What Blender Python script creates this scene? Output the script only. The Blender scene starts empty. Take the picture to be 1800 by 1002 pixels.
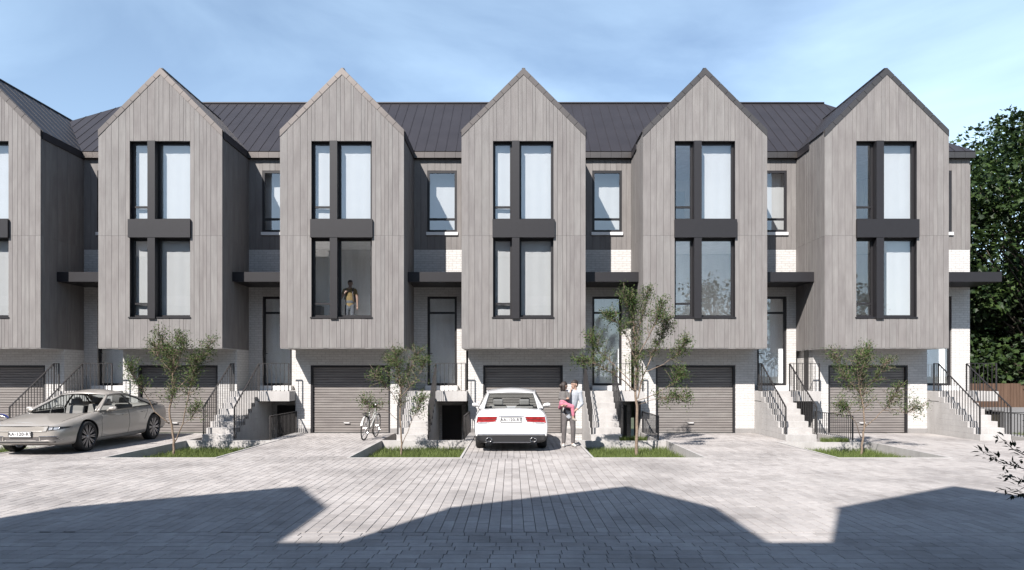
import bpy, bmesh, math, random
from mathutils import Vector, Matrix, Quaternion
from mathutils.bvhtree import BVHTree
random.seed(7)
scene = bpy.context.scene
COL = scene.collection
R = math.radians

# ------------------------------------------------------------------ camera, sky, sun, exposure
CAM_H = 1.875
cam_d = bpy.data.cameras.new('camera'); cam = bpy.data.objects.new('camera', cam_d); COL.objects.link(cam)
cam.location = (0, 0, CAM_H); cam.rotation_euler = (R(90), 0, 0)
cam_d.sensor_width = 36; cam_d.lens = 24.0
cam_d.shift_y = 155.0 / 1800.0
cam_d.clip_start = 0.05; cam_d.clip_end = 2000
scene.camera = cam
SUN_TRAVEL = Vector((0.515, 1.0, -1.023)).normalized()
SUN_EL = math.asin(-SUN_TRAVEL.z)
SUN_AZ = math.atan2(-SUN_TRAVEL.x, -SUN_TRAVEL.y)          # clockwise from +Y
world = bpy.data.worlds.new('World'); scene.world = world; world.use_nodes = True
wt = world.node_tree; wn = wt.nodes; wl = wt.links
for n in list(wn): wn.remove(n)
w_out = wn.new('ShaderNodeOutputWorld'); w_bg = wn.new('ShaderNodeBackground')
sky = wn.new('ShaderNodeTexSky'); sky.sky_type = 'NISHITA'; sky.sun_disc = False
sky.sun_elevation = SUN_EL; sky.sun_rotation = SUN_AZ
sky.air_density = 1.0; sky.dust_density = 0.3; sky.ozone_density = 1.5; sky.altitude = 0
w_bg.inputs['Strength'].default_value = 0.08
# thin high cirrus, a veil that lies over the whole sky dome
tc = wn.new('ShaderNodeTexCoord'); mp = wn.new('ShaderNodeMapping'); mp.inputs['Scale'].default_value = (1.0, 1.0, 3.2)
mp.inputs['Rotation'].default_value = (0.0, 0.25, 0.4); mp.inputs['Location'].default_value = (-0.65, 0.2, 0.1)
n1 = wn.new('ShaderNodeTexNoise'); n1.inputs['Scale'].default_value = 1.5; n1.inputs['Detail'].default_value = 7; n1.inputs['Roughness'].default_value = 0.52; n1.inputs['Distortion'].default_value = 0.5
rp = wn.new('ShaderNodeValToRGB'); rp.color_ramp.elements[0].position = 0.36; rp.color_ramp.elements[1].position = 0.68
rp.color_ramp.elements[0].color = (0.24, 0.24, 0.24, 1); rp.color_ramp.elements[1].color = (0.95, 0.95, 0.95, 1)
mx = wn.new('ShaderNodeMixRGB'); mx.inputs['Color2'].default_value = (6.2, 8.3, 10.3, 1)
wl.new(tc.outputs['Generated'], mp.inputs['Vector']); wl.new(mp.outputs['Vector'], n1.inputs['Vector'])
wl.new(n1.outputs['Fac'], rp.inputs['Fac'])
# haze: the veil thickens evenly towards the horizon all round and is thin overhead
w_sep = wn.new('ShaderNodeSeparateXYZ'); wl.new(tc.outputs['Generated'], w_sep.inputs[0])
def wmath(op, a, b):
    m = wn.new('ShaderNodeMath'); m.operation = op
    for i, v in enumerate((a, b)):
        if isinstance(v, (int, float)): m.inputs[i].default_value = v
        else: wl.new(v, m.inputs[i])
    return m.outputs[0]
w_z = wmath('MAXIMUM', w_sep.outputs['Z'], 0.0); w_h = wmath('POWER', wmath('SUBTRACT', 1.0, w_z), 1.6)
wl.new(wmath('MINIMUM', wmath('MULTIPLY', wmath('MULTIPLY', w_h, 1.25), rp.outputs['Color']), 0.9), mx.inputs['Fac'])
wl.new(sky.outputs['Color'], mx.inputs['Color1']); wl.new(mx.outputs['Color'], w_bg.inputs['Color']); wl.new(w_bg.outputs['Background'], w_out.inputs['Surface'])
sun_d = bpy.data.lights.new('sun', 'SUN'); sun = bpy.data.objects.new('sun', sun_d); COL.objects.link(sun)
sun_d.energy = 5.0; sun_d.angle = R(0.53); sun_d.color = (1.0, 0.945, 0.89)
sun.rotation_euler = SUN_TRAVEL.to_track_quat('-Z', 'Y').to_euler(); sun.location = (-20, -30, 40)
scene.view_settings.view_transform = 'Standard'; scene.view_settings.look = 'None'
scene.view_settings.exposure = 1.14; scene.view_settings.gamma = 1.0; scene.view_settings.use_curve_mapping = False
scene.cycles.max_bounces = 8; scene.cycles.transparent_max_bounces = 16; scene.cycles.glossy_bounces = 4; scene.cycles.diffuse_bounces = 6
scene.cycles.caustics_reflective = False; scene.cycles.caustics_refractive = False

# ------------------------------------------------------------------ helpers
class MB:
    """collects faces; build() links them as one mesh object"""
    def __init__(s): s.v = []; s.f = []; s.m = []
    def add(s, vs, fs, mi=0):
        o = len(s.v); s.v += [tuple(p) for p in vs]; s.f += [tuple(o + i for i in f) for f in fs]; s.m += [mi] * len(fs); return s
    def box(s, x0, x1, y0, y1, z0, z1, mi=0):
        return s.add([(x0,y0,z0),(x1,y0,z0),(x1,y1,z0),(x0,y1,z0),(x0,y0,z1),(x1,y0,z1),(x1,y1,z1),(x0,y1,z1)],
                     [(0,3,2,1),(4,5,6,7),(0,1,5,4),(1,2,6,5),(2,3,7,6),(3,0,4,7)], mi)
    def cbox(s, x0, x1, y0, y1, z0, z1, c, mi=0):
        """box with a chamfered top, for pavers and steps"""
        vs = [(x0,y0,z0),(x1,y0,z0),(x1,y1,z0),(x0,y1,z0),(x0,y0,z1-c),(x1,y0,z1-c),(x1,y1,z1-c),(x0,y1,z1-c),
              (x0+c,y0+c,z1),(x1-c,y0+c,z1),(x1-c,y1-c,z1),(x0+c,y1-c,z1)]
        return s.add(vs, [(0,1,5,4),(1,2,6,5),(2,3,7,6),(3,0,4,7),(4,5,9,8),(5,6,10,9),(6,7,11,10),(7,4,8,11),(8,9,10,11)], mi)
    def prism_y(s, poly, y0, y1, mi=0):
        """poly: list of (x,z), counter-clockwise seen from -Y"""
        n = len(poly); vs = [(x, y0, z) for x, z in poly] + [(x, y1, z) for x, z in poly]
        return s.add(vs, [tuple(range(n)), tuple(range(2*n-1, n-1, -1))] + [(i, n+i, n+(i+1)%n, (i+1)%n) for i in range(n)], mi)
    def prism_x(s, poly, x0, x1, mi=0):
        """poly: list of (y,z)"""
        n = len(poly); vs = [(x0, y, z) for y, z in poly] + [(x1, y, z) for y, z in poly]
        return s.add(vs, [tuple(range(n)), tuple(range(2*n-1, n-1, -1))] + [(i, n+i, n+(i+1)%n, (i+1)%n) for i in range(n)], mi)
    def solid(s, top, thick):
        """planar polygon (3-D points) thickened downwards along -normal"""
        P = [Vector(p) for p in top]; nrm = (P[1]-P[0]).cross(P[2]-P[0]).normalized()
        if nrm.z < 0: P.reverse(); nrm = -nrm
        n = len(P); vs = P + [p - nrm * thick for p in P]
        return s.add(vs, [tuple(range(n)), tuple(range(2*n-1, n-1, -1))] + [(i, n+i, n+(i+1)%n, (i+1)%n) for i in range(n)])
    def tube(s, pts, rad, n=6, mi=0, cap=True, closed=False):
        pts = [Vector(p) for p in pts]; k = len(pts)
        rr = rad if isinstance(rad, (list, tuple)) else [rad] * k
        o = len(s.v); up = None
        for i, p in enumerate(pts):
            if closed: t = pts[(i+1) % k] - pts[i-1]
            else: t = pts[min(i+1, k-1)] - pts[max(i-1, 0)]
            t.normalize()
            if up is None:
                a = Vector((0,0,1)) if abs(t.z) < 0.9 else Vector((1,0,0)); up = (a - t * a.dot(t)).normalized()
            else:
                up = up - t * up.dot(t)
                up = up.normalized() if up.length > 1e-5 else Vector((1,0,0))
            b = t.cross(up)
            for j in range(n):
                a = 2 * math.pi * j / n
                s.v.append(tuple(p + (up * math.cos(a) + b * math.sin(a)) * rr[i]))
        rng = k if closed else k - 1
        for i in range(rng):
            i2 = (i + 1) % k
            for j in range(n):
                s.f.append((o + i*n + j, o + i*n + (j+1) % n, o + i2*n + (j+1) % n, o + i2*n + j)); s.m.append(mi)
        if cap and not closed:
            s.f.append(tuple(o + j for j in range(n-1, -1, -1))); s.m.append(mi)
            s.f.append(tuple(o + (k-1)*n + j for j in range(n))); s.m.append(mi)
        return s
    def bar(s, p0, p1, w, h, side=(1,0,0), mi=0):
        """rectangular bar from p0 to p1"""
        p0 = Vector(p0); p1 = Vector(p1); t = (p1 - p0).normalized(); sd = Vector(side); sd = (sd - t * sd.dot(t)).normalized(); up = t.cross(sd)
        c = [sd*w/2 + up*h/2, -sd*w/2 + up*h/2, -sd*w/2 - up*h/2, sd*w/2 - up*h/2]
        return s.add([p0 + q for q in c] + [p1 + q for q in c], [(0,1,2,3),(7,6,5,4),(0,4,5,1),(1,5,6,2),(2,6,7,3),(3,7,4,0)], mi)
    def lathe(s, prof, axis='x', c=(0,0,0), n=24, mi=0):
        """prof: list of (axial, radius)"""
        o = len(s.v); k = len(prof)
        for a, r in prof:
            for j in range(n):
                t = 2 * math.pi * j / n; u = r * math.cos(t); w = r * math.sin(t)
                p = (a, u, w) if axis == 'x' else ((u, a, w) if axis == 'y' else (u, w, a))
                s.v.append((c[0]+p[0], c[1]+p[1], c[2]+p[2]))
        for i in range(k - 1):
            for j in range(n):
                s.f.append((o+i*n+j, o+i*n+(j+1)%n, o+(i+1)*n+(j+1)%n, o+(i+1)*n+j)); s.m.append(mi)
        return s
    def mesh(s, name, mats, org=(0,0,0), smooth=False, fix=False):
        me = bpy.data.meshes.new(name)
        ox, oy, oz = org
        me.from_pydata([(x-ox, y-oy, z-oz) for x, y, z in s.v], [], s.f)
        for m in (mats if isinstance(mats, (list, tuple)) else [mats]): me.materials.append(m)
        if any(s.m): me.polygons.foreach_set('material_index', s.m)
        if smooth: me.polygons.foreach_set('use_smooth', [True] * len(me.polygons))
        if fix:
            bm = bmesh.new(); bm.from_mesh(me); bmesh.ops.recalc_face_normals(bm, faces=bm.faces); bm.to_mesh(me); bm.free()
        me.update(); return me
    def build(s, name, mats, parent=None, smooth=False, fix=False):
        org = origin(parent)
        return link(name, s.mesh(name, mats, org, smooth, fix), parent)
def origin(o):
    v = Vector((0,0,0))
    while o is not None: v += o.location; o = o.parent
    return v
def link(name, data, parent=None, loc=(0,0,0)):
    o = bpy.data.objects.new(name, data); COL.objects.link(o); o.location = loc
    if parent is not None: o.parent = parent
    return o
def tag(o, label=None, cat=None, group=None, kind=None):
    if label: o['label'] = label
    if cat: o['category'] = cat
    if group: o['group'] = group
    if kind: o['kind'] = kind
    return o
def thing(name, loc, label, cat, group=None):
    o = link(name, None, None, loc); o.empty_display_size = 0.2
    return tag(o, label, cat, group)
def kids(o): return KID.get(o.name, [])
def copy_tree(o, parent=None):
    c = o.copy(); COL.objects.link(c)
    if parent is not None: c.parent = parent
    for ch in list(o.children): copy_tree(ch, c)
    return c
def box_obj(name, b, mat, parent=None): return MB().box(*b).build(name, mat, parent)

# ------------------------------------------------------------------ materials
def new_mat(name):
    m = bpy.data.materials.new(name); m.use_nodes = True
    return m, m.node_tree.nodes, m.node_tree.links, m.node_tree.nodes['Principled BSDF']
def ramp(N, stops):
    r = N.new('ShaderNodeValToRGB'); e = r.color_ramp.elements
    while len(e) < len(stops): e.new(0.5)
    for i, (p, c) in enumerate(stops): e[i].position = p; e[i].color = (c[0], c[1], c[2], 1)
    return r
def noise(N, L, vec, scale, detail=4, rough=0.55, sc=(1,1,1)):
    mp = N.new('ShaderNodeMapping'); mp.inputs['Scale'].default_value = sc; L.new(vec, mp.inputs['Vector'])
    n = N.new('ShaderNodeTexNoise'); n.inputs['Scale'].default_value = scale; n.inputs['Detail'].default_value = detail; n.inputs['Roughness'].default_value = rough
    L.new(mp.outputs['Vector'], n.inputs['Vector']); return n
def mixc(N, L, a, b, fac, mode='MIX'):
    m = N.new('ShaderNodeMixRGB'); m.blend_type = mode
    for sock, v in (('Color1', a), ('Color2', b), ('Fac', fac)):
        if isinstance(v, (int, float)): m.inputs[sock].default_value = v
        elif isinstance(v, tuple): m.inputs[sock].default_value = (v[0], v[1], v[2], 1)
        else: L.new(v, m.inputs[sock])
    return m
def mathn(N, L, op, a, b=0.0):
    m = N.new('ShaderNodeMath'); m.operation = op
    for i, v in enumerate((a, b)):
        if isinstance(v, (int, float)): m.inputs[i].default_value = v
        else: L.new(v, m.inputs[i])
    return m
def bump(N, L, p, h, strength=0.3, dist=0.01):
    b = N.new('ShaderNodeBump'); b.inputs['Strength'].default_value = strength; b.inputs['Distance'].default_value = dist
    L.new(h, b.inputs['Height']); L.new(b.outputs['Normal'], p.inputs['Normal']); return b
DIM = 0.62
def simple(name, col, rough=0.5, metal=0.0, var=0.0, vscale=8.0, spec=0.5, coat=0.0, bmp=0.0, bscale=60.0):
    m, N, L, p = new_mat(name); col = tuple(c * DIM for c in col)
    p.inputs['Roughness'].default_value = rough; p.inputs['Metallic'].default_value = metal; p.inputs['Specular IOR Level'].default_value = spec
    p.inputs['Coat Weight'].default_value = coat; p.inputs['Coat Roughness'].default_value = 0.04
    g = N.new('ShaderNodeNewGeometry')
    n = noise(N, L, g.outputs['Position'], vscale)
    lo = tuple(c * (1 - var) for c in col); hi = tuple(min(1, c * (1 + var)) for c in col)
    r = ramp(N, [(0.3, lo), (0.7, hi)]); L.new(n.outputs['Fac'], r.inputs['Fac']); L.new(r.outputs['Color'], p.inputs['Base Color'])
    if bmp:
        n2 = noise(N, L, g.outputs['Position'], bscale, 5); bump(N, L, p, n2.outputs['Fac'], bmp, 0.01)
    return m
M = {}
def wood_mat(name, lo, hi, axis, streak=1.0):
    """weathered boards: grain runs along axis, each board object has a tone of its own"""
    m, N, L, p = new_mat(name)
    g = N.new('ShaderNodeNewGeometry'); oi = N.new('ShaderNodeObjectInfo')
    off = N.new('ShaderNodeCombineXYZ'); s = mathn(N, L, 'MULTIPLY', oi.outputs['Random'], 37.0)
    for i in range(3): L.new(s.outputs[0], off.inputs[i])
    va = N.new('ShaderNodeVectorMath'); va.operation = 'ADD'; L.new(g.outputs['Position'], va.inputs[0]); L.new(off.outputs[0], va.inputs[1])
    sc = {'z': (1, 1, 0.035), 'x': (0.035, 1, 1)}[axis]
    n1 = noise(N, L, va.outputs[0], 45, 5, 0.6, sc)                       # fibre
    n2 = noise(N, L, va.outputs[0], 2.2, 4, 0.6, {'z': (1, 1, 0.45), 'x': (0.45, 1, 1)}[axis])   # weather patches
    n3 = noise(N, L, va.outputs[0], 9, 3, 0.5, {'z': (1, 1, 0.12), 'x': (0.12, 1, 1)}[axis])
    r1 = ramp(N, [(0.25, lo), (0.75, hi)]); L.new(n1.outputs['Fac'], r1.inputs['Fac'])
    r2 = ramp(N, [(0.3, (0.83, 0.82, 0.82)), (0.7, (1.06, 1.07, 1.06))]); L.new(n2.outputs['Fac'], r2.inputs['Fac'])
    a = mixc(N, L, r1.outputs['Color'], r2.outputs['Color'], 1.0, 'MULTIPLY')
    r3 = ramp(N, [(0.3, (0.94, 0.94, 0.94)), (0.65, (1.03, 1.03, 1.03))]); L.new(n3.outputs['Fac'], r3.inputs['Fac'])
    b = mixc(N, L, a.outputs[0], r3.outputs['Color'], 1.0, 'MULTIPLY')
    r4 = ramp(N, [(0.0, (0.965, 0.955, 0.955)), (0.5, (1.0, 0.988, 0.982)), (1.0, (1.02, 1.025, 1.02))]); L.new(oi.outputs['Random'], r4.inputs['Fac'])
    c = mixc(N, L, b.outputs[0], r4.outputs['Color'], 1.0, 'MULTIPLY')
    L.new(c.outputs[0], p.inputs['Base Color']); p.inputs['Roughness'].default_value = 0.85; p.inputs['Specular IOR Level'].default_value = 0.2
    bump(N, L, p, n1.outputs['Fac'], 0.35 * streak, 0.006)
    return m
M['wood'] = wood_mat('weathered_grey_cladding', (0.1549, 0.1460, 0.1432), (0.1908, 0.1816, 0.1785), 'z')
M['slatwood'] = wood_mat('garage_slat_wood', (0.135, 0.125, 0.120), (0.226, 0.208, 0.200), 'x')
M['fencewood'] = wood_mat('brown_fence_wood', (0.0721, 0.0448, 0.0308), (0.1207, 0.0752, 0.0537), 'z')
def brick_mat():
    m, N, L, p = new_mat('white_painted_brick')
    g = N.new('ShaderNodeNewGeometry')
    sp = N.new('ShaderNodeSeparateXYZ'); L.new(g.outputs['Position'], sp.inputs[0])
    sn = N.new('ShaderNodeSeparateXYZ'); L.new(g.outputs['True Normal'], sn.inputs[0])
    ab = mathn(N, L, 'ABSOLUTE', sn.outputs['X']); gt = mathn(N, L, 'GREATER_THAN', ab.outputs[0], 0.5)
    mxv = N.new('ShaderNodeMix'); mxv.data_type = 'FLOAT'
    L.new(gt.outputs[0], mxv.inputs[0]); L.new(sp.outputs['X'], mxv.inputs[2]); L.new(sp.outputs['Y'], mxv.inputs[3])
    cv = N.new('ShaderNodeCombineXYZ'); L.new(mxv.outputs[0], cv.inputs[0]); L.new(sp.outputs['Z'], cv.inputs[1])
    b = N.new('ShaderNodeTexBrick'); L.new(cv.outputs[0], b.inputs['Vector'])
    b.inputs['Scale'].default_value = 1.0; b.inputs['Brick Width'].default_value = 0.26; b.inputs['Row Height'].default_value = 0.077
    b.inputs['Mortar Size'].default_value = 0.0075; b.inputs['Mortar Smooth'].default_value = 0.25; b.inputs['Bias'].default_value = 0.2
    b.inputs['Color1'].default_value = (0.492, 0.482, 0.473, 1); b.inputs['Color2'].default_value = (0.435, 0.425, 0.416, 1); b.inputs['Mortar'].default_value = (0.328, 0.320, 0.312, 1)
    n = noise(N, L, g.outputs['Position'], 14, 6, 0.65); r = ramp(N, [(0.3, (0.86, 0.85, 0.84)), (0.65, (1.03, 1.03, 1.03))]); L.new(n.outputs['Fac'], r.inputs['Fac'])
    c = mixc(N, L, b.outputs['Color'], r.outputs['Color'], 1.0, 'MULTIPLY')
    L.new(c.outputs[0], p.inputs['Base Color']); p.inputs['Roughness'].default_value = 0.8
    inv = mathn(N, L, 'SUBTRACT', 1.0, b.outputs['Fac']); s = mathn(N, L, 'MULTIPLY', n.outputs['Fac'], 0.35); h = mathn(N, L, 'ADD', inv.outputs[0], s.outputs[0])
    bump(N, L, p, h.outputs[0], 0.5, 0.008)
    return m
M['brick'] = brick_mat()
def concrete_mat(name, col, var=0.12):
    m, N, L, p = new_mat(name); g = N.new('ShaderNodeNewGeometry')
    n1 = noise(N, L, g.outputs['Position'], 1.7, 6, 0.65); n2 = noise(N, L, g.outputs['Position'], 40, 4)
    n3 = noise(N, L, g.outputs['Position'], 5, 5, 0.6, (1, 1, 0.15))
    r = ramp(N, [(0.3, tuple(c*(1-var) for c in col)), (0.7, tuple(min(1,c*(1+var*0.6)) for c in col))]); L.new(n1.outputs['Fac'], r.inputs['Fac'])
    r2 = ramp(N, [(0.35, (0.9,0.9,0.9)), (0.6, (1.02,1.02,1.02))]); L.new(n2.outputs['Fac'], r2.inputs['Fac'])
    r3 = ramp(N, [(0.35, (0.9,0.895,0.89)), (0.6, (1.02,1.02,1.02))]); L.new(n3.outputs['Fac'], r3.inputs['Fac'])
    a = mixc(N, L, r.outputs['Color'], r2.outputs['Color'], 1.0, 'MULTIPLY'); b = mixc(N, L, a.outputs[0], r3.outputs['Color'], 1.0, 'MULTIPLY')
    L.new(b.outputs[0], p.inputs['Base Color']); p.inputs['Roughness'].default_value = 0.85
    bump(N, L, p, n2.outputs['Fac'], 0.25, 0.004); return m
M['concrete'] = concrete_mat('pale_concrete', (0.357, 0.344, 0.335))
M['sidewalk'] = concrete_mat('grey_concrete', (0.213, 0.205, 0.201))
M['plaster'] = concrete_mat('white_plaster', (0.90, 0.895, 0.89), 0.02)
def paver_mat(name, cols, island=True):
    m, N, L, p = new_mat(name); g = N.new('ShaderNodeNewGeometry'); oi = N.new('ShaderNodeObjectInfo')
    s = mathn(N, L, 'ADD', g.outputs['Random Per Island'], oi.outputs['Random']); fr = mathn(N, L, 'FRACT', s.outputs[0])
    r = ramp(N, [(0.0, cols[0]), (0.35, cols[1]), (0.7, cols[2]), (1.0, cols[3])]); L.new(fr.outputs[0], r.inputs['Fac'])
    n1 = noise(N, L, g.outputs['Position'], 0.55, 5, 0.6); r1 = ramp(N, [(0.36, (0.76, 0.755, 0.755)), (0.56, (1.05, 1.045, 1.04))]); L.new(n1.outputs['Fac'], r1.inputs['Fac'])
    n2 = noise(N, L, g.outputs['Position'], 9, 6, 0.7); r2 = ramp(N, [(0.3, (0.86, 0.855, 0.85)), (0.65, (1.04, 1.04, 1.04))]); L.new(n2.outputs['Fac'], r2.inputs['Fac'])
    n3 = noise(N, L, g.outputs['Position'], 120, 3)
    a = mixc(N, L, r.outputs['Color'], r1.outputs['Color'], 1.0, 'MULTIPLY'); b = mixc(N, L, a.outputs[0], r2.outputs['Color'], 1.0, 'MULTIPLY')
    L.new(b.outputs[0], p.inputs['Base Color']); p.inputs['Roughness'].default_value = 0.8; p.inputs['Specular IOR Level'].default_value = 0.3
    h = mathn(N, L, 'ADD', n3.outputs['Fac'], n2.outputs['Fac']); bump(N, L, p, h.outputs[0], 0.25, 0.004)
    return m
M['paver'] = paver_mat('pale_concrete_paver', [(0.2669, 0.2500, 0.2416), (0.3063, 0.2880, 0.2791), (0.3359, 0.3180, 0.3086), (0.2896, 0.2730, 0.2659)])
M['backing'] = simple('board_gap_backing', (0.17, 0.158, 0.15), 0.9, var=0.1)
M['bedding'] = simple('dark_sand_bedding', (0.13, 0.122, 0.118), 0.95, var=0.2, vscale=20)
M['metal'] = simple('charcoal_window_metal', (0.0234, 0.0221, 0.0254), 0.5, 0.0, var=0.06, spec=0.3)
M['roofmetal'] = simple('charcoal_roof_metal', (0.0457, 0.0420, 0.0473), 0.48, 0.2, var=0.10, vscale=1.4, spec=0.35)
M['fascia'] = simple('brown_grey_fascia_metal', (0.1443, 0.1287, 0.1209), 0.40, 0.8, var=0.06, vscale=3)
M['railmetal'] = simple('dark_brown_rail_metal', (0.030, 0.027, 0.027), 0.5, 0.0, var=0.05)
M['frame'] = simple('charcoal_frame', (0.0280, 0.0266, 0.0294), 0.45, 0.0, var=0.05, spec=0.3)
M['white'] = simple('white_sill', (1.0, 1.0, 1.0), 0.5, var=0.03)
M['floorwood'] = simple('pale_room_floor', (1.15, 1.12, 1.08), 0.5, var=0.05, vscale=5)
def glass_mat(name, refl, tint=(0.96, 0.975, 0.985), ior=1.5):
    """clear pane; its outer face carries a reflecting coat, the face behind lets light out freely"""
    m = bpy.data.materials.new(name); m.use_nodes = True; N = m.node_tree.nodes; L = m.node_tree.links
    for n in list(N): N.remove(n)
    o = N.new('ShaderNodeOutputMaterial'); t = N.new('ShaderNodeBsdfTransparent'); t.inputs['Color'].default_value = (*tint, 1)
    g = N.new('ShaderNodeBsdfGlossy'); g.inputs['Roughness'].default_value = 0.004; g.inputs['Color'].default_value = (1, 1, 1, 1)
    fr = N.new('ShaderNodeFresnel'); fr.inputs['IOR'].default_value = ior; ge = N.new('ShaderNodeNewGeometry')
    a = mathn(N, L, 'MULTIPLY', fr.outputs[0], 1.0 - refl); b = mathn(N, L, 'ADD', a.outputs[0], refl)
    f = mathn(N, L, 'SUBTRACT', 1.0, ge.outputs['Backfacing']); c = mathn(N, L, 'MULTIPLY', b.outputs[0], f.outputs[0])
    mx = N.new('ShaderNodeMixShader'); L.new(c.outputs[0], mx.inputs[0]); L.new(t.outputs[0], mx.inputs[1]); L.new(g.outputs[0], mx.inputs[2]); L.new(mx.outputs[0], o.inputs['Surface'])
    return m
M['glass'] = glass_mat('coated_window_glass', 0.13)
def sheer_mat():
    m, N, L, p = new_mat('window_brightening_sheet'); g = N.new('ShaderNodeNewGeometry')
    n = noise(N, L, g.outputs['Position'], 3, 3); r = ramp(N, [(0.3, (0.55, 0.54, 0.53)), (0.7, (0.57, 0.56, 0.55))]); L.new(n.outputs['Fac'], r.inputs['Fac'])
    L.new(r.outputs['Color'], p.inputs['Base Color']); p.inputs['Roughness'].default_value = 0.95; p.inputs['Specular IOR Level'].default_value = 0.1
    t = N.new('ShaderNodeBsdfTranslucent'); L.new(r.outputs['Color'], t.inputs['Color']); mx = N.new('ShaderNodeMixShader'); mx.inputs[0].default_value = 0.3
    o = [q for q in N if q.type == 'OUTPUT_MATERIAL'][0]; L.new(p.outputs[0], mx.inputs[1]); L.new(t.outputs[0], mx.inputs[2]); L.new(mx.outputs[0], o.inputs['Surface'])
    return m
M['sheer'] = sheer_mat()  # pale cloth of the sheets added to brighten the windows
M['carglass'] = glass_mat('car_glass', 0.03, (0.80, 0.83, 0.83), 1.22)
# ------------------------------------------------------------------ layout constants (metres; Y runs away from the camera)
PITCH = 5.415
XK = [0.345 + PITCH * (k - 3) for k in range(6)]
YF, YG, YR = 20.35, 21.42, 22.41            # gable front, garage wall, recessed wall
Y_ROAD = 15.05                               # where the road meets the drives
Y_BED, Y_NEAR = 19.0, 8.04
GL = [x + 1.85 for x in XK]; GR = [x + 3.565 for x in XK]
Z_LAND = 1.32

# ------------------------------------------------------------------ ground, road, drives
def structure(o): return tag(o, kind='structure')
gm = simple('far_meadow_ground', (0.07, 0.085, 0.035), 0.95, var=0.35, vscale=0.4)
g = MB(); g.add([(-600,-600,-1.32),(600,-600,-1.32),(600,600,-1.32),(-600,600,-1.32)], [(0,1,2,3)])
structure(g.build('ground', gm))
road = structure(MB().box(-34, 34, -14, Y_ROAD - 0.005, -1.3, -0.022).build('road', M['bedding']))
def pave_cells(x0, x1, y0, y1, w, lens, along, rng):
    """paver cells as (x0,x1,y0,y1); rows run along 'x' or 'y'"""
    out = []; gap = 0.0035
    a0, a1, b0, b1 = (y0, y1, x0, x1) if along == 'x' else (x0, x1, y0, y1)
    n = max(1, round((a1 - a0) / w)); ww = (a1 - a0) / n
    for i in range(n):
        b = b0 - rng.random() * max(lens)
        while b < b1:
            l = rng.choice(lens); c0 = max(b, b0); c1 = min(b + l, b1); b += l
            if c1 - c0 < 0.04: continue
            r0, r1 = a0 + i*ww + gap, a0 + (i+1)*ww - gap
            out.append((c0+gap, c1-gap, r0, r1) if along == 'x' else (r0, r1, c0+gap, c1-gap))
    return out
prng = random.Random(11)
def paver_stuff(cells, parent, name='paving'):
    mb = MB()
    for (a, b, c, d) in cells:
        h = prng.uniform(-0.002, 0.0015); mb.cbox(a, b, c, d, -0.03, h, 0.003)
    o = mb.build(name, M['paver'], parent); o['kind'] = 'stuff'; return o
near = pave_cells(-9.5, 9.5, 1.6, Y_NEAR - 0.004, 0.161, [0.24], 'x', prng)
mid = pave_cells(-17.5, 17.5, Y_NEAR + 0.004, Y_ROAD - 0.01, 0.1435, [0.215, 0.287, 0.36], 'y', prng)
def in_view(c):
    y = (c[2] + c[3]) / 2; x = (c[0] + c[1]) / 2
    return y > 2250.0 / 351 and abs(x) < 0.75 * y
near.sort(key=lambda c: (0 if in_view(c) else 1, (c[2] + c[3])))
singles, rest = near[:300], near[300:]
pm = {}
for (a, b, c, d) in singles:
    key = (round(b - a, 3), round(d - c, 3))
    if key not in pm: pm[key] = MB().cbox(-(b-a)/2, (b-a)/2, -(d-c)/2, (d-c)/2, -0.03, 0, 0.003).mesh('paver', M['paver'])
    link('paver', pm[key], road, ((a+b)/2, (c+d)/2, prng.uniform(-0.002, 0.0015)))
paver_stuff(rest + mid, road)
far_mid = MB()
for s in (-1, 1): far_mid.box(min(s*17.51, s*34), max(s*17.51, s*34), Y_NEAR, Y_ROAD - 0.01, -0.02, -0.003)
far_mid.box(-34, 34, -14, 1.59, -0.02, -0.003)
for s in (-1, 1): far_mid.box(min(s*9.51, s*34), max(s*9.51, s*34), 1.6, Y_NEAR - 0.004, -0.02, -0.003)
far_mid.build('outer_paving', M['paver'], road)['kind'] = 'stuff'
# driveways: k = 0..5 in front of each garage
edges = [(-24.0, GL[0] - 0.43)] + [(GR[k-1] + 0.40, GL[k] - 0.43) for k in range(1, 5)] + [(GR[4] + 0.40, 15.35)]
names_d = []
for k, (a, b) in enumerate(edges):
    yb = YG + 0.12
    dm = MB().box(a, b, Y_ROAD, Y_BED, -1.3, -0.022)
    b2 = b if k < 4 else (GL[4] + 0.0 if k == 4 else XK[5] + 1.85)
    if k == 4: dm.box(b + 0.002, GL[4], 18.62, Y_BED, -1.3, -0.022)
    dm.box(a, b2, Y_BED, yb, -1.3, -0.022)
    d = structure(dm.build('driveway', M['sidewalk']))
    cells = pave_cells(a + 0.01, b - 0.01, Y_ROAD + 0.004, Y_BED, 0.1435, [0.215, 0.287, 0.36], 'y', prng)
    cells += pave_cells(a + 0.01, b2 - 0.01, Y_BED, YG - 0.03, 0.1435, [0.215, 0.287, 0.36], 'y', prng)
    if k == 4: cells += pave_cells(b + 0.01, GL[4] - 0.01, 18.63, Y_BED, 0.1435, [0.215, 0.287], 'y', prng)
    if k == 5: pass
    paver_stuff(cells, d)
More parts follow.
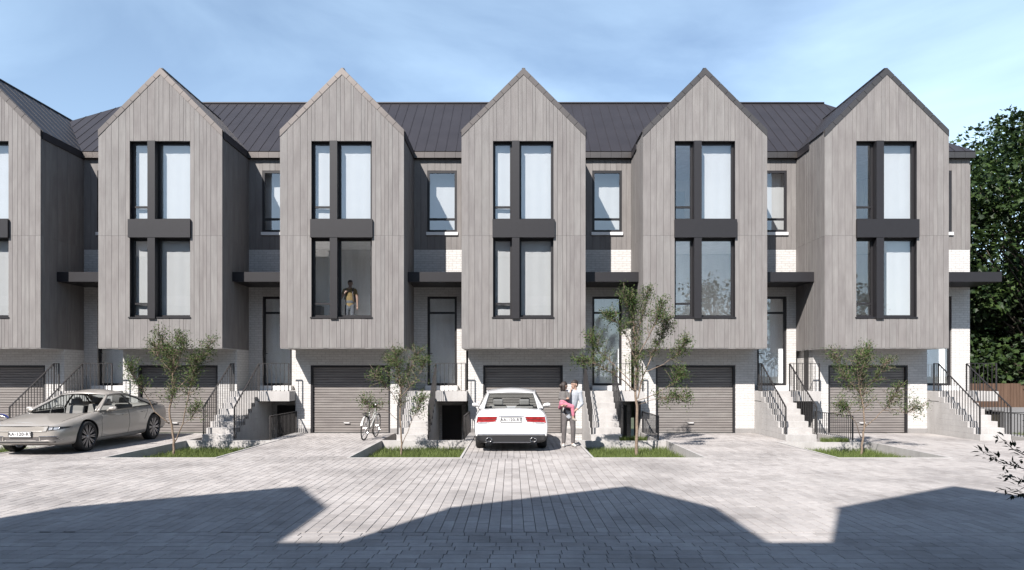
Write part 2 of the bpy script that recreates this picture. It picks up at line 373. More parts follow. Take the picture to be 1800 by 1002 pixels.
# planting beds (sunken), their concrete edging, and the light wells by the stairs
soil = simple('bed_soil', (0.085, 0.075, 0.045), 0.95, var=0.4, vscale=30, bmp=0.5)
BED_Z = -0.27
for k in range(5):
    a, b = GL[k] - 0.43, GR[k] + 0.40
    yb = Y_BED if k != 4 else 18.6
    bed = structure(MB().box(a, b, Y_ROAD, yb, -1.3, BED_Z).build('planting_bed', soil))
    e = MB()
    e.box(a + 0.001, b - 0.001, Y_ROAD + 0.001, Y_ROAD + 0.05, BED_Z - 0.2, 0.012)          # road edge
    e.box(a + 0.001, a + 0.05, Y_ROAD + 0.052, yb - 0.102, BED_Z - 0.2, 0.012)
    e.box(b - 0.05, b - 0.001, Y_ROAD + 0.052, yb - 0.102, BED_Z - 0.2, 0.012)
    e.box(a + 0.001, b - 0.001, yb - 0.10, yb + (0.06 if k != 4 else 0.0), BED_Z - 0.95, 0.006)     # back wall
    e.build('edging', M['concrete'], bed)
    w = MB()
    w.box(GL[k] - 0.43, GR[k] + 0.40, Y_BED + 0.062, YR + 0.02, -1.29, -1.2)
    w.box(GR[k] + 0.13, GR[k] + 0.399, Y_BED + 0.063, YG + 0.1, -1.19, 0.014)
    structure(w.build('light_well', M['concrete']))
w = MB(); w.box(XK[5] + 1.86, 15.34, Y_BED + 0.1, YR + 0.02, -1.29, -1.2); w.box(14.86, 15.34, Y_BED + 0.1, YR - 0.0, -1.19, 0.014)
w.box(XK[5] + 1.87, 14.85, Y_BED - 0.05, Y_BED + 0.09, -1.19, -0.02)
structure(w.build('light_well', M['concrete']))
# ground beside the row, right and left
lawn = structure(MB().box(15.352, 60, Y_ROAD, 21.3, -1.3, -0.03).build('verge', soil))
structure(MB().box(15.352, 60, 21.3, 60, -1.3, 0.60).build('terrace', soil))
structure(MB().box(-60, -24.002, Y_ROAD, 60, -1.3, -0.03).build('side_ground', soil))
# ------------------------------------------------------------------ townhouses
hr = random.Random(5)
def widths(total, lo=0.085, hi=0.215):
    out = []
    while sum(out) < total: out.append(hr.choice([0.085, 0.12, 0.17, 0.21, 0.24]) * hr.uniform(0.9, 1.08))
    if len(out) > 1 and sum(out) - total > out[-1] / 2: out.pop()
    s = total / sum(out); return [w * s for w in out]
def zin(x): return 10.78 - abs(x)
def zout(x): return 10.98 - abs(x)
GAP = 0.0035
def front_boards(px, parent, mat):
    """vertical cladding boards of the gable front; px = house centre"""
    cols = []
    for a, b, win in ((-1.85, -0.91, False), (-0.91, 0.89, True), (0.89, 1.85, False)):
        x = a
        for w in widths(b - a): cols.append((x, x + w, win)); x += w
    for x0, x1, win in cols:
        u, v = x0 + GAP, x1 - GAP
        y0 = YF + hr.uniform(-0.003, 0.003); y1 = YF + 0.03
        top = [(u, zin(u) - 0.002)] if not (u < 0 < v) else [(0, zin(0) - 0.002), (u, zin(u) - 0.002)]
        tp = [(v, zin(v) - 0.002)] + top
        spans = [(2.63, 3.515), (8.80, None)] if win else [(2.63, 5.977), (5.981, None)]
        for z0, z1 in spans:
            poly = [(u, z0), (v, z0)] + (tp if z1 is None else [(v, z1), (u, z1)])
            MB().prism_y([(px + x, z) for x, z in poly], y0, y1).build('board', mat, parent)
def side_boards(px, sgn, parent, mat):
    x = px + sgn * 1.85; y = YF + 0.035
    for w in widths(YR + 0.0 - y):
        a, b = y + GAP, y + w - GAP; y += w
        zt = 8.88 if (sgn > 0 or a > 21.38) else 9.12
        j = hr.uniform(-0.003, 0.003)
        xa, xb = sorted((x - sgn * 0.03, x + sgn * j))
        for z0, z1 in ((2.632, 5.977), (5.981, zt)):
            MB().box(xa, xb, a, b, z0, z1).build('board', mat, parent)
def glazed(name, parent, x0, x1, z0, z1, y, fw=0.065, bars=(), depth=0.07, mat=None, glass=None):
    """window frame with its panes as children; bars = heights of horizontal bars"""
    mat = mat or M['frame']; glass = glass or M['glass']
    f = MB(); d = y + depth
    f.box(x0, x0+fw, y, d, z0, z1); f.box(x1-fw, x1, y, d, z0, z1); f.box(x0+fw, x1-fw, y, d, z0, z0+fw); f.box(x0+fw, x1-fw, y, d, z1-fw, z1)
    cuts = [z0 + fw]
    for zb in bars: f.box(x0+fw, x1-fw, y + 0.002, d - 0.002, zb - fw*0.45, zb + fw*0.45); cuts += [zb - fw*0.45, zb + fw*0.45]
    cuts.append(z1 - fw)
    o = f.build(name, mat, parent)
    for i in range(0, len(cuts), 2):
        MB().box(x0+fw, x1-fw, y + depth*0.45, y + depth*0.45 + 0.012, cuts[i], cuts[i+1]).build('pane', glass, o)
    return o
PANE_NOTE = None
def baluster_run(parent, pts, spacing, z_bot, rail_w=0.035, r=0.0075, post_ends=True):
    """rail through pts (top line); balusters down to z_bot(point)"""
    rail = MB()
    for p, q in zip(pts, pts[1:]): rail.bar(p, q, 0.042, 0.016, side=(0,1,0) if abs(q[0]-p[0]) > abs(q[1]-p[1]) else (1,0,0))
    rl = rail.build('handrail', M['railmetal'], parent)
    for p, q in zip(pts, pts[1:]):
        p, q = Vector(p), Vector(q); hl = Vector((q.x-p.x, q.y-p.y, 0)).length; n = max(1, round(hl / spacing))
        for i in range(n + 1):
            t = i / n; c = p.lerp(q, t); zb = z_bot(c)
            end = (i == 0 or i == n); h = 0.017 if end else r
            MB().box(c.x-h, c.x+h, c.y-h, c.y+h, zb, c.z - 0.008).build('post' if end else 'baluster', M['railmetal'], parent)

def build_house(X):
    root = thing('townhouse', (X, YG, 0), 'x', 'townhouse', 'row of gabled townhouses')
    # --- gable front
    gw = MB(); ya, yb = YF + 0.032, YF + 0.24
    def P(poly): gw.prism_y([(X + x, z) for x, z in poly], ya, yb)
    P([(-1.82, 2.64), (-0.91, 2.64), (-0.91, zin(0.91) - 0.01), (-1.82, zin(1.82) - 0.01)])
    P([(0.89, 2.64), (1.82, 2.64), (1.82, zin(1.82) - 0.01), (0.89, zin(0.89) - 0.01)])
    P([(-0.909, 8.79), (0.889, 8.79), (0.889, zin(0.889) - 0.01), (0, zin(0) - 0.01), (-0.909, zin(0.909) - 0.01)])
    P([(-0.909, 2.64), (0.889, 2.64), (0.889, 3.53), (-0.909, 3.53)])
    P([(-0.909, 5.92), (0.889, 5.92), (0.889, 6.44), (-0.909, 6.44)])
    gable = gw.build('gable_front', M['backing'], root)
    front_boards(X, gable, M['wood'])
    for sgn in (-1, 1):
        x = X + sgn * 1.82
        s = MB().box(min(x, x - sgn*0.16), max(x, x - sgn*0.16), yb + 0.002, YR + 0.0, 2.64, 8.9).build('gable_side', M['backing'], root)
        side_boards(X, sgn, s, M['wood'])
        xi = X + sgn * 1.655
        MB().box(min(xi, xi - sgn*0.01), max(xi, xi - sgn*0.01), yb + 0.004, YR + 0.2, 3.15, 8.9).build('inner_lining', M['plaster'], s)
    MB().box(X - 1.845, X + 1.845, YF + 0.012, YR + 0.02, 2.612, 2.632).build('soffit', M['concrete'], root)
    # --- gable roof: fascia tiles and standing-seam panels
    fa = link('fascia', None, root); rf = link('gable_roof', None, root)
    th = 0.2 / math.sqrt(2)
    for sgn in (-1, 1):
        n = 8; L = 1.85
        for i in range(n):
            a, b = L*i/n, L*(i+1)/n; g2 = 0.0035
            a2 = a + (g2 if i else 0.0); b2 = b - (g2 if i < n-1 else 0)
            def inner(x): return (x - 0.1, zout(x) - 0.1)
            pa = (0, 10.78) if i == 0 else inner(a2); pb = (1.85, 8.93) if i == n-1 else inner(b2)
            poly = [(a2, zout(a2)), pa, pb, (b2, zout(b2))]
            if sgn < 0: poly = [(-x, z) for x, z in poly][::-1]
            MB().prism_y([(X + x, z) for x, z in poly], YF - 0.014, YF + 0.05).build('fascia_tile', M['fascia'], fa)
        yy = YF + 0.052; step = 0.42
        while yy < 24.95:
            y2 = min(yy + step, 25.0); e = 1.885
            p = MB().solid([(X, yy, 10.985), (X + sgn*e, yy, 10.985 - e), (X + sgn*e, y2 - 0.003, 10.985 - e), (X, y2 - 0.003, 10.985)], 0.04)
            p.bar((X + sgn*0.01, yy + 0.012, 10.985 - 0.01 + 0.012), (X + sgn*e, yy + 0.012, 10.985 - e + 0.012), 0.012, 0.010, side=(0,1,0))
            p.build('roof_panel', M['roofmetal'], rf); yy += step
        y0 = YF + 0.06 if sgn > 0 else 21.39
        xa, xb = sorted((X + sgn*1.832, X + sgn*1.88))
        MB().box(xa, xb, y0, YR + 0.3, 8.885, 9.085).build('eave_gutter', M['roofmetal'], rf)
    MB().box(X - 0.05, X + 0.05, YF + 0.055, 24.9, 10.965, 11.0).build('ridge_cap', M['roofmetal'], rf)
    # --- gable windows: left narrow, right wide, two storeys; cross-shaped cover
    yw = YF + 0.145
    for z0, z1, zb in ((6.452, 8.788, 6.86), (3.552, 5.908, 3.96)):
        glazed('gable_window', root, X - 0.908, X - 0.34, z0, z1, yw, bars=(zb,))
        glazed('gable_window', root, X - 0.13, X + 0.888, z0, z1, yw)
    rv = MB()
    for xa, xb in ((-0.915, -0.909), (0.889, 0.895)): rv.box(X + xa, X + xb, YF + 0.004, yw + 0.07, 3.53, 8.79)
    rv.box(X - 0.908, X + 0.888, YF + 0.004, yw - 0.001, 8.789, 8.799)
    rv.build('reveal', M['metal'], root)
    cc = MB().box(X - 0.345, X - 0.125, YF - 0.075, yw + 0.065, 3.50, 8.785).build('mullion_cover', M['metal'], root)
    MB().box(X - 0.925, X + 0.925, YF - 0.085, yw + 0.065, 5.91, 6.45).build('spandrel_band', M['metal'], root)
    MB().box(X - 0.945, X + 0.915, YF - 0.03, yw, 3.516, 3.55).build('window_sill', M['metal'], root)
    # --- garage storey
    w = MB(); w.box(X-1.72, X-1.25, YG, YG+0.22, -1.25, 2.611); w.box(X+1.25, X+1.85, YG, YG+0.22, -1.25, 2.611); w.box(X-1.249, X+1.249, YG, YG+0.22, 2.125, 2.611)
    w.box(X-1.72, X-1.50, YG+0.221, YR+0.22, -1.25, 2.611); w.box(X+1.63, X+1.85, YG+0.221, YR+0.22, -1.25, 2.611)
    w.build('garage_wall', M['brick'], root)
    pl = MB(); pl.box(X-1.715, X-1.252, YG-0.02, YG+0.01, -0.02, 0.14); pl.box(X+1.252, X+1.85, YG-0.02, YG+0.01, -0.02, 0.14); pl.build('plinth', M['sidewalk'], root)
    gd = MB(); gd.box(X-1.25, X-1.19, YG+0.02, YG+0.16, 0, 2.125); gd.box(X+1.19, X+1.25, YG+0.02, YG+0.16, 0, 2.125); gd.box(X-1.19, X+1.19, YG+0.02, YG+0.16, 2.075, 2.125)
    gd.box(X-1.19, X+1.19, YG+0.13, YG+0.16, 0, 2.075); gdo = gd.build('garage_door', M['frame'], root)
    n = 13; h = 2.065 / n; prof = [(0.0, 0.006), (0.0, h*0.40), (0.026, h*0.42), (0.026, h*0.50), (0.006, h*0.52), (0.006, h-0.014), (0.02, h-0.010)]
    sm = None
    for i in range(n):
        poly = [(YG + 0.095 + d, 0.005 + z) for d, z in prof] + [(YG + 0.128, 0.005 + h - 0.010), (YG + 0.128, 0.011)]
        if sm is None: sm = MB().prism_x(poly, X-1.187, X+1.187).mesh('slat', M['slatwood'], origin(gdo), fix=True)
        link('slat', sm, gdo, (0, 0, h * i))
    MB().tube([(X-0.22, YG+0.09, 0.31), (X-0.21, YG+0.05, 0.31), (X-0.05, YG+0.05, 0.31), (X-0.04, YG+0.09, 0.31)], 0.013, 6).build('handle', M['white'], gdo)
    MB().box(X-1.727, X-1.719, 21.76, 22.10, 1.34, 2.605).build('side_window', M['frame'], root)
    # --- recessed entrance wall: brick below, boards above
    a, b = X + 1.852, X + 3.563; y0, y1 = YR, YR + 0.2; d0, d1 = X + 2.29, X + 3.26
    w = MB(); w.box(a, d0, y0, y1, -1.25, 5.93); w.box(d1, b, y0, y1, -1.25, 5.93); w.box(d0+0.0005, d1-0.0005, y0, y1, 4.40, 5.93); w.box(d0+0.0005, d1-0.0005, y0, y1, -1.25, 1.47)
    w.build('entrance_wall', M['brick'], root)
    w = MB(); yb0 = y0 + 0.02
    w.box(a, d0, yb0, y1, 5.932, 9.1); w.box(d1, b, yb0, y1, 5.932, 9.1); w.box(d0+0.0005, d1-0.0005, yb0, y1, 5.932, 6.5); w.box(d0+0.0005, d1-0.0005, yb0, y1, 8.52, 9.1)
    uw = w.build('upper_wall', M['backing'], root)
    x = a
    for seg0, seg1, win in ((a, d0, False), (d0, d1, True), (d1, b, False)):
        x = seg0
        for ww in widths(seg1 - seg0):
            for z0, z1 in (((5.934, 6.47), (8.524, 8.9)) if win else ((5.934, 8.9),)):
                MB().box(x + GAP, x + ww - GAP, y0 - 0.008 + hr.uniform(-0.003, 0.003), yb0 - 0.001, z0, z1).build('board', M['wood'], uw)
            x += ww
    glazed('entrance_window', root, d0 + 0.001, d1 - 0.001, 6.502, 8.518, y0 + 0.0, fw=0.075, bars=(6.93,))
    MB().box(d0 - 0.03, d1 + 0.03, y0 - 0.06, y0 + 0.012, 6.40, 6.498).build('window_sill', M['white'], root)
    dr = glazed('front_door', root, d0 + 0.001, d1 - 0.001, 1.472, 4.398, y0 + 0.06, fw=0.075, bars=(3.86,))
    MB().box(d0 + 0.04, d0 + 0.06, y0 + 0.02, y0 + 0.06, 2.38, 2.62).tube([(d0+0.05, y0+0.045, 2.52), (d0+0.05, y0+0.0, 2.52), (d0+0.17, y0+0.0, 2.52)], 0.011, 6).build('handle', M['railmetal'], dr)
    MB().box(d0 - 0.03, d1 + 0.05, y0 - 0.30, y0 - 0.002, Z_LAND + 0.002, 1.468).build('threshold', M['white'], root)
    MB().box(X + 1.852, X + 3.563, 21.07, y0 - 0.002, 4.70, 5.0).build('canopy', M['metal'], root)
    MB().box(X + 2.78, X + 3.42, y0 - 0.012, y0 - 0.002, -1.19, 0.82).build('basement_door', M['frame'], root)
    # --- steps, landing, railings
    st = link('stairs', None, root); gl, gr = X + 1.85, X + 3.565
    n = 8; rise = Z_LAND / n; tread = (20.85 - Y_BED) / (n - 1)
    for i in range(n - 1):
        z0 = rise * i if i else -1.2
        MB().cbox(gl + 0.006, gl + 0.87, Y_BED + 0.003 + tread * i, 20.849, z0 + (0.0005 if i else 0), rise * (i + 1), 0.006).build('step', M['concrete'], st)
    MB().box(gl + 0.006, gl + 0.869, 20.852, YR - 0.31, -1.2, 1.0).build('stair_core', M['concrete'], st)
    MB().cbox(gl + 0.004, gl + 1.835, 20.85, YR - 0.003, 1.02, Z_LAND, 0.006).build('landing', M['concrete'], st)
    def zst(c):
        i = max(0, min(n - 1, int((c.y - Y_BED) / tread))); return max(0.02, rise * (i + 1) - 0.12)
    ya, yb = Y_BED + 0.05, 20.90
    ra = link('railing', None, root)
    baluster_run(ra, [(gl + 0.03, ya, 0.93), (gl + 0.03, yb, 2.17), (gl + 0.03, 21.12, 2.18)], 0.125, zst)
    rb = link('railing', None, root)
    baluster_run(rb, [(gl + 0.89, ya, 0.93), (gl + 0.89, yb, 2.17), (gl + 1.80, yb, 2.18)], 0.125, lambda c: zst(c) if c.x < gl + 0.95 else Z_LAND - 0.02)
    rc = link('railing', None, root)
    baluster_run(rc, [(gr + 0.17, Y_BED + 0.03, 0.68), (gr + 0.17, YG - 0.06, 0.68)], 0.125, lambda c: 0.014)
    # --- rooms behind the glass
    rm = link('rooms', None, root); pw = MB()
    yi, ye = YR + 0.21, 28.8
    for xa in (X - 1.85, X + 1.66, X + 3.45): pw.box(xa + 0.02, xa + 0.10, yi if xa < X + 3 else YR + 0.205, ye, 0.0 if xa > X else 3.15, 9.05)
    # back wall with a window per storey, and the wall that divides the front rooms from the rear ones
    for xa, xb, z0, z1 in ((-1.85,-0.75,0,9.05),(0.75,3.56,0,9.05),(-0.75,0.75,0,3.9),(-0.75,0.75,5.5,6.7),(-0.75,0.75,8.45,9.05)):
        pw.box(X + xa, X + xb, ye, ye + 0.2, z0, z1)
    pw.box(X - 1.73, X + 1.67, 23.3, 23.4, 3.16, 5.92); pw.box(X - 1.73, X - 0.62, 24.9, 25.0, 6.31, 8.91); pw.box(X + 0.55, X + 1.67, 24.9, 25.0, 6.31, 8.91); pw.box(X - 0.62, X + 0.55, 24.9, 25.0, 8.5, 8.91)  # dividing walls brought forward so the front rooms bounce more light
    pw.build('inner_wall', M['plaster'], rm)
    fl = MB()
    for z in (3.05, 6.2): fl.box(X - 1.8, X + 1.64, YF + 0.26, ye, z, z + 0.1)
    fl.box(X + 1.78, X + 3.44, YR + 0.22, ye, 1.36, 1.46); fl.build('room_floor', M['floorwood'], rm)
    cl = MB()
    for z in (2.95, 5.93, 8.92): cl.box(X - 1.8, X + 1.64, YF + 0.26, ye, z, z + 0.08)
    for z in (4.6, 8.92): cl.box(X + 1.78, X + 3.44, YR + 0.22, ye, z, z + 0.08)
    cl.build('ceiling', M['plaster'], rm)
    for z0, z1 in ((3.9, 5.5), (6.7, 8.45)): glazed('rear_window', rm, X - 0.749, X + 0.749, z0 + 0.001, z1 - 0.001, ye + 0.06, fw=0.09, mat=M['white'], glass=M['glass'])
    MB().prism_x([(25.2, 1.461), (28.6, 4.6), (28.6, 4.3), (25.55, 1.461)], X + 2.5, X + 3.4).build('inner_stair', M['plaster'], rm)
    MB().box(X + 1.77, X + 3.44, YR + 0.62, YR + 0.72, 1.462, 4.598).build('added_bright_wall', M['plaster'], rm)  # white wall added close behind the door so sun brightens the view in
    # furniture seen through the panes
    MB().box(X - 1.6, X - 1.1, 22.0, 23.2, 3.16, 4.05).build('cabinet', M['sidewalk'], rm)
    MB().box(X - 1.55, X + 0.2, 26.4, 28.4, 6.31, 6.78).build('bed', M['plaster'], rm)
    return root
HOUSE_LABEL = ['grey clad townhouse cut off by the left edge, behind the blue bicycle',
  'grey clad gabled townhouse behind the parked grey car',
  'gabled townhouse with a person standing in its lower front window',
  'middle gabled townhouse whose garage the white car stands before',
  'gabled townhouse behind the tallest young tree, right of the white car',
  'end townhouse of the row next to the big leafy tree']
houses = []
for k in range(6):
    h = build_house(XK[0]) if k == 0 else copy_tree(houses[0])
    h.location = (XK[k], YG, 0); h['label'] = HOUSE_LABEL[k]; houses.append(h)
# pale sheets added behind the panes to catch sun and brighten the windows
def bright_sheet(h, X, x0, x1, z0, z1, y, amp=0.003, per=0.34):
    n = max(4, int((x1 - x0) / 0.03)); pts = []; ph = hr.uniform(0, 6)
    for i in range(n + 1):
        x = x0 + (x1 - x0) * i / n; pts.append((X + x, y + amp * math.sin(ph + 2*math.pi*x/per) + amp*0.4*math.sin(ph*2 + 15*x)))
    poly = [(a, b) for a, b in pts] + [(a, b + 0.004) for a, b in reversed(pts)]; m = MB(); k = len(poly)
    m.add([(a, b, z0) for a, b in poly] + [(a, b, z1) for a, b in poly], [(i, (i+1) % k, k + (i+1) % k, k + i) for i in range(k)])
    m.build('bright_sheet', M['sheer'], h, smooth=False)
for k, h in enumerate(houses):
    X = XK[k]; yc = YF + 0.27
    if k < 4: bright_sheet(h, X, -1.15, -0.24, 6.33, 8.88, yc)
    bright_sheet(h, X, -0.24, 1.15, 6.33, 8.88, yc + 0.01)
    if k in (0, 1): bright_sheet(h, X, -1.15, -0.20, 3.18, 5.9, yc)
    if k in (0, 1): bright_sheet(h, X, -0.20, 1.15, 3.18, 5.9, yc + 0.01)
    if k == 2: MB().box(X - 1.62, X + 1.62, 22.42, 22.50, 3.155, 5.925).build('added_bounce_wall', M['plaster'], h)  # white wall added behind the person to bounce light into the room
    if k == 3: bright_sheet(h, X, -1.15, -0.22, 3.18, 5.9, yc); bright_sheet(h, X, -0.22, 1.15, 3.18, 5.9, yc + 0.01)
    if k == 5: bright_sheet(h, X, 0.15, 1.2, 3.18, 5.9, yc + 0.02)
    bright_sheet(h, X, 2.1, 3.4, 6.45, 8.7, YR + 0.36)
# main roof: every house carries its own stretch
XL, XR = -17.75, 15.12; YE, YRG, ZE, ZRG = 22.27, 25.70, 9.12, 12.04
SL = (ZRG - ZE) / (YRG - YE)
def ytop(x): return max(YE + 0.02, min(YRG, YE + (x - XL), YE + (XR - x)))
for k, h in enumerate(houses):
    mr = link('main_roof', None, h); x0 = XL if k == 0 else XK[k] - 1.85; x1 = XR if k == 5 else XK[k] + 3.565
    n = round((x1 - x0) / 0.338); w = (x1 - x0) / n
    for i in range(n):
        a, b = x0 + i*w, x0 + (i+1)*w - 0.002; ya, yb = ytop(a), ytop(b)
        zz = lambda y: ZE + (y - YE) * SL
        pts = [(a, YE, ZE), (b, YE, ZE), (b, yb, zz(yb)), (a, ya, zz(ya))]
        p = MB().solid(pts, 0.04)
        p.bar((a + 0.012, YE, ZE + 0.012), (a + 0.012, ya, zz(ya) + 0.012), 0.012, 0.010, side=(1,0,0))
        p.build('roof_panel', M['roofmetal'], mr)
        rel0, rel1 = a - XK[k], b - XK[k]
        if rel1 > 1.9: MB().box(max(a, XK[k] + 1.882) + 0.002, b - 0.002, YE - 0.012, YR + 0.02, 8.902, ZE - 0.03).build('fascia_tile', M['fascia'], mr)
    yb2 = 2*YRG - YE
    back = MB().add([(x0 if k else XL, yb2, ZE), (x1, yb2, ZE), (min(x1, XR - 3.43), YRG, ZRG), (max(x0, XL + 3.43), YRG, ZRG)], [(1, 0, 3, 2)])
    if k == 0: back.add([(XL, YE, ZE), (XL + 3.43, YRG, ZRG), (XL, yb2, ZE)], [(0, 1, 2)])
    if k == 5: back.add([(XR, YE, ZE), (XR - 3.43, YRG, ZRG), (XR, yb2, ZE)], [(0, 2, 1)])
    back.build('rear_roof', M['roofmetal'], mr)
    MB().box(max(x0, XL + 3.4), min(x1, XR - 3.4), YRG - 0.09, YRG + 0.09, ZRG - 0.03, ZRG + 0.012).build('ridge_cap', M['roofmetal'], mr)
# end wall of the last house
h = houses[5]; a, b = XK[5] + 3.566, 15.03
MB().box(a, b, YR, 29.0, -1.25, 5.93).build('end_wall', M['brick'], h)
ew = MB().box(a, b, YR + 0.02, 29.0, 5.932, 9.1).build('upper_end_wall', M['backing'], h)
x = a
for ww in (0.13, 0.134):
    MB().box(x + GAP, x + ww - GAP, YR - 0.008, YR + 0.019, 5.934, 8.9).build('board', M['wood'], ew); x += ww
y = YR + 0.02
for ww in widths(29.0 - y):
    MB().box(b + 0.001, b + 0.028, y + GAP, y + ww - GAP, 5.934, 8.9).build('board', M['wood'], ew); y += ww
MB().box(15.034, 15.12, 21.07, YR + 0.05, 4.70, 5.0).build('canopy_end', M['metal'], h)
MB().box(XK[5] + 3.564, 15.033, 21.07, YR - 0.002, 4.70, 5.0).build('canopy_end', M['metal'], h)
# left gable end of the row
MB().box(XL + 0.02, XL + 0.18, YR, 29.0, -1.25, 9.1).build('end_wall', M['brick'], houses[0])

# the same kind of houses stand across the road: they throw the gabled shadow and show in the panes
def opposite_house(X):
    root = thing('townhouse', (X, -1.0, 0), 'shaded townhouse across the road, mirrored in the panes, casting the gabled shadow', 'townhouse', 'townhouses across the road')
    f, g0, r = 0.60, -0.47, -1.46
    w = MB(); w.prism_y([(X-1.85, 2.63), (X+1.85, 2.63), (X+1.85, 8.95), (X, 10.8), (X-1.85, 8.95)], f - 0.15, r - 0.5)
    w.box(X-1.85, X+1.85, f - 0.1, f, 2.63, 3.5); w.box(X-1.85, X-0.9, f - 0.1, f, 3.5, 8.9); w.box(X+0.9, X+1.85, f - 0.1, f, 3.5, 8.9); w.box(X-0.9, X+0.9, f-0.1, f, 8.8, 8.9); w.box(X-0.9, X+0.9, f-0.1, f, 5.9, 6.45)
    w.prism_y([(X-1.85, 8.9), (X+1.85, 8.9), (X+1.85, 8.95), (X, 10.8), (X-1.85, 8.95)], f - 0.149, f)
    w.build('gable', M['wood'], root)
    MB().box(X-0.898, X+0.898, f-0.13, f-0.1, 3.5, 8.8).build('gable_window', M['frame'], root)
    MB().box(X-1.8, X+1.8, r - 0.4, g0, -0.1, 2.62).build('garage_wall', M['brick'], root)
    MB().box(X-1.85, X+3.565, r - 5.5, r, -0.1, 9.0).build('entrance_wall', M['wood'], root)
    rf = MB(); e = 1.885
    for s in (-1, 1): rf.solid([(X, f + 0.015, 10.985), (X + s*e, f + 0.015, 10.985 - e), (X + s*e, -4.4, 10.985 - e), (X, -4.4, 10.985)], 0.06)
    x0, x1, yr = X - 1.85, X + 3.565, -4.75
    rf.solid([(x0, r + 0.12, 9.12), (x1, r + 0.12, 9.12), (x1, yr, 12.0), (x0, yr, 12.0)], 0.06)
    rf.solid([(x0, yr - 3.4, 9.12), (x1, yr - 3.4, 9.12), (x1, yr, 12.0), (x0, yr, 12.0)], 0.06)
    rf.build('roof', M['roofmetal'], root)
    return root
oh = opposite_house(1.80)
for k in (-6, -5, -4, -3, -2, -1):
    c = copy_tree(oh); c.location = (1.80 + PITCH * k, -1.0, 0)
# ------------------------------------------------------------------ cars
def smooth_mesh(me):
    me.polygons.foreach_set('use_smooth', [True] * len(me.polygons)); return me
def evaluated(ob):
    dg = bpy.context.evaluated_depsgraph_get(); dg.update()
    return bpy.data.meshes.new_from_object(ob.evaluated_get(dg), depsgraph=dg)
def catmull(xs, ys, x):
    if x <= xs[0]: return ys[0]
    if x >= xs[-1]: return ys[-1]
    for i in range(len(xs) - 1):
        if xs[i] <= x <= xs[i+1]: break
    t = (x - xs[i]) / (xs[i+1] - xs[i]); t = t*t*(3 - 2*t) * 0.35 + t * 0.65
    return ys[i] + (ys[i+1] - ys[i]) * t
def car_body(spec, paint, tub, dark):
    """closed body shell from lofted sections (front at y=0), wheel arches cut out; material 0 paint, 1 cabin tub, 2 wheel well"""
    st = spec['stations']; mb = MB(); rings = []
    for (y, w, zf, zsill, zmid, zsh, zdk, inset, cabin) in st:
        # half section, bottom centre to top centre
        if cabin: top = [(w*inset + 0.0, zdk), (w*inset - 0.03, zdk - 0.01), (w*inset - 0.055, zdk - 0.10), (w*inset - 0.08, 0.42), (0.30, 0.36), (0, 0.36)]
        else: top = [(w*inset, zdk), (w*inset - 0.05, zdk + 0.012), (w*inset*0.72, zdk + 0.028), (w*inset*0.45, zdk + 0.04), (w*inset*0.2, zdk + 0.046), (0, zdk + 0.048)]
        half = [(0, zf), (w*0.6, zf), (w*0.9, zf + 0.01), (w*0.965, zsill), (w*1.0, zmid), (w*0.99, (zmid+zsh)/2), (w*0.965, zsh)] + top
        ring = [(x, y, z) for x, z in half] + [(-x, y, z) for x, z in half[-2:0:-1]]
        rings.append(ring)
    n = len(rings[0]); nh = 13
    vs = [p for r in rings for p in r]; fs = []; mi = []
    for i in range(len(rings) - 1):
        for j in range(n):
            fs.append((i*n + j, i*n + (j+1) % n, (i+1)*n + (j+1) % n, (i+1)*n + j))
            jj = j if j < nh - 1 else n - 1 - j
            mi.append(1 if (8 <= jj <= 11 and st[i][8] + st[i+1][8] >= 1) else 0)
    # end caps as quad strips across the section
    for base, flip in ((0, True), ((len(rings)-1)*n, False)):
        for j in range(0, nh - 1):
            a, b = base + j, base + j + 1; c, d = base + (n - j - 1) % n, base + (n - j) % n
            q = [a, b, c, d]
            if j == 0: q = [base, base + 1, base + n - 1]
            elif j == nh - 2: q = [base + j, base + j + 1, base + n - j]
            fs.append(tuple(q if not flip else q[::-1])); mi.append(0)
    me = bpy.data.meshes.new('body'); me.from_pydata(vs, [], fs); me.polygons.foreach_set('material_index', mi)
    for m in (paint, tub, dark): me.materials.append(m)
    bm = bmesh.new(); bm.from_mesh(me); bmesh.ops.recalc_face_normals(bm, faces=bm.faces); bm.to_mesh(me); bm.free()
    ob = bpy.data.objects.new('tmp', me); COL.objects.link(ob)
    sub = ob.modifiers.new('s', 'SUBSURF'); sub.levels = 2; sub.render_levels = 2
    cut = []
    for yw in spec['axles']:
        for s in (-1, 1):
            x1 = s * (spec['hw'] + 0.15); x0 = s * (spec['hw'] - 0.30)
            c = MB().lathe([(x0, 0.0), (x0, spec['arch']), (x1, spec['arch']), (x1, 0.0)], 'x', (0, yw, spec['wr'] + 0.01), 40, 2)
            cm = c.mesh('cut', [paint, tub, dark])
            bm = bmesh.new(); bm.from_mesh(cm); bmesh.ops.remove_doubles(bm, verts=bm.verts, dist=1e-4); bmesh.ops.recalc_face_normals(bm, faces=bm.faces); bm.to_mesh(cm); bm.free()
            co = bpy.data.objects.new('cut', cm); COL.objects.link(co); cut.append(co)
            b = ob.modifiers.new('b', 'BOOLEAN'); b.operation = 'DIFFERENCE'; b.object = co; b.solver = 'EXACT'
    out = evaluated(ob); out.name = 'body'
    for o in [ob] + cut: bpy.data.objects.remove(o, do_unlink=True)
    smooth_mesh(out)
    # keep the arch edge crisp
    bm = bmesh.new(); bm.from_mesh(out)
    for e in bm.edges:
        if len(e.link_faces) == 2 and e.link_faces[0].normal.angle(e.link_faces[1].normal, 0) > R(38): e.smooth = False
    bm.to_mesh(out); bm.free()
    return out
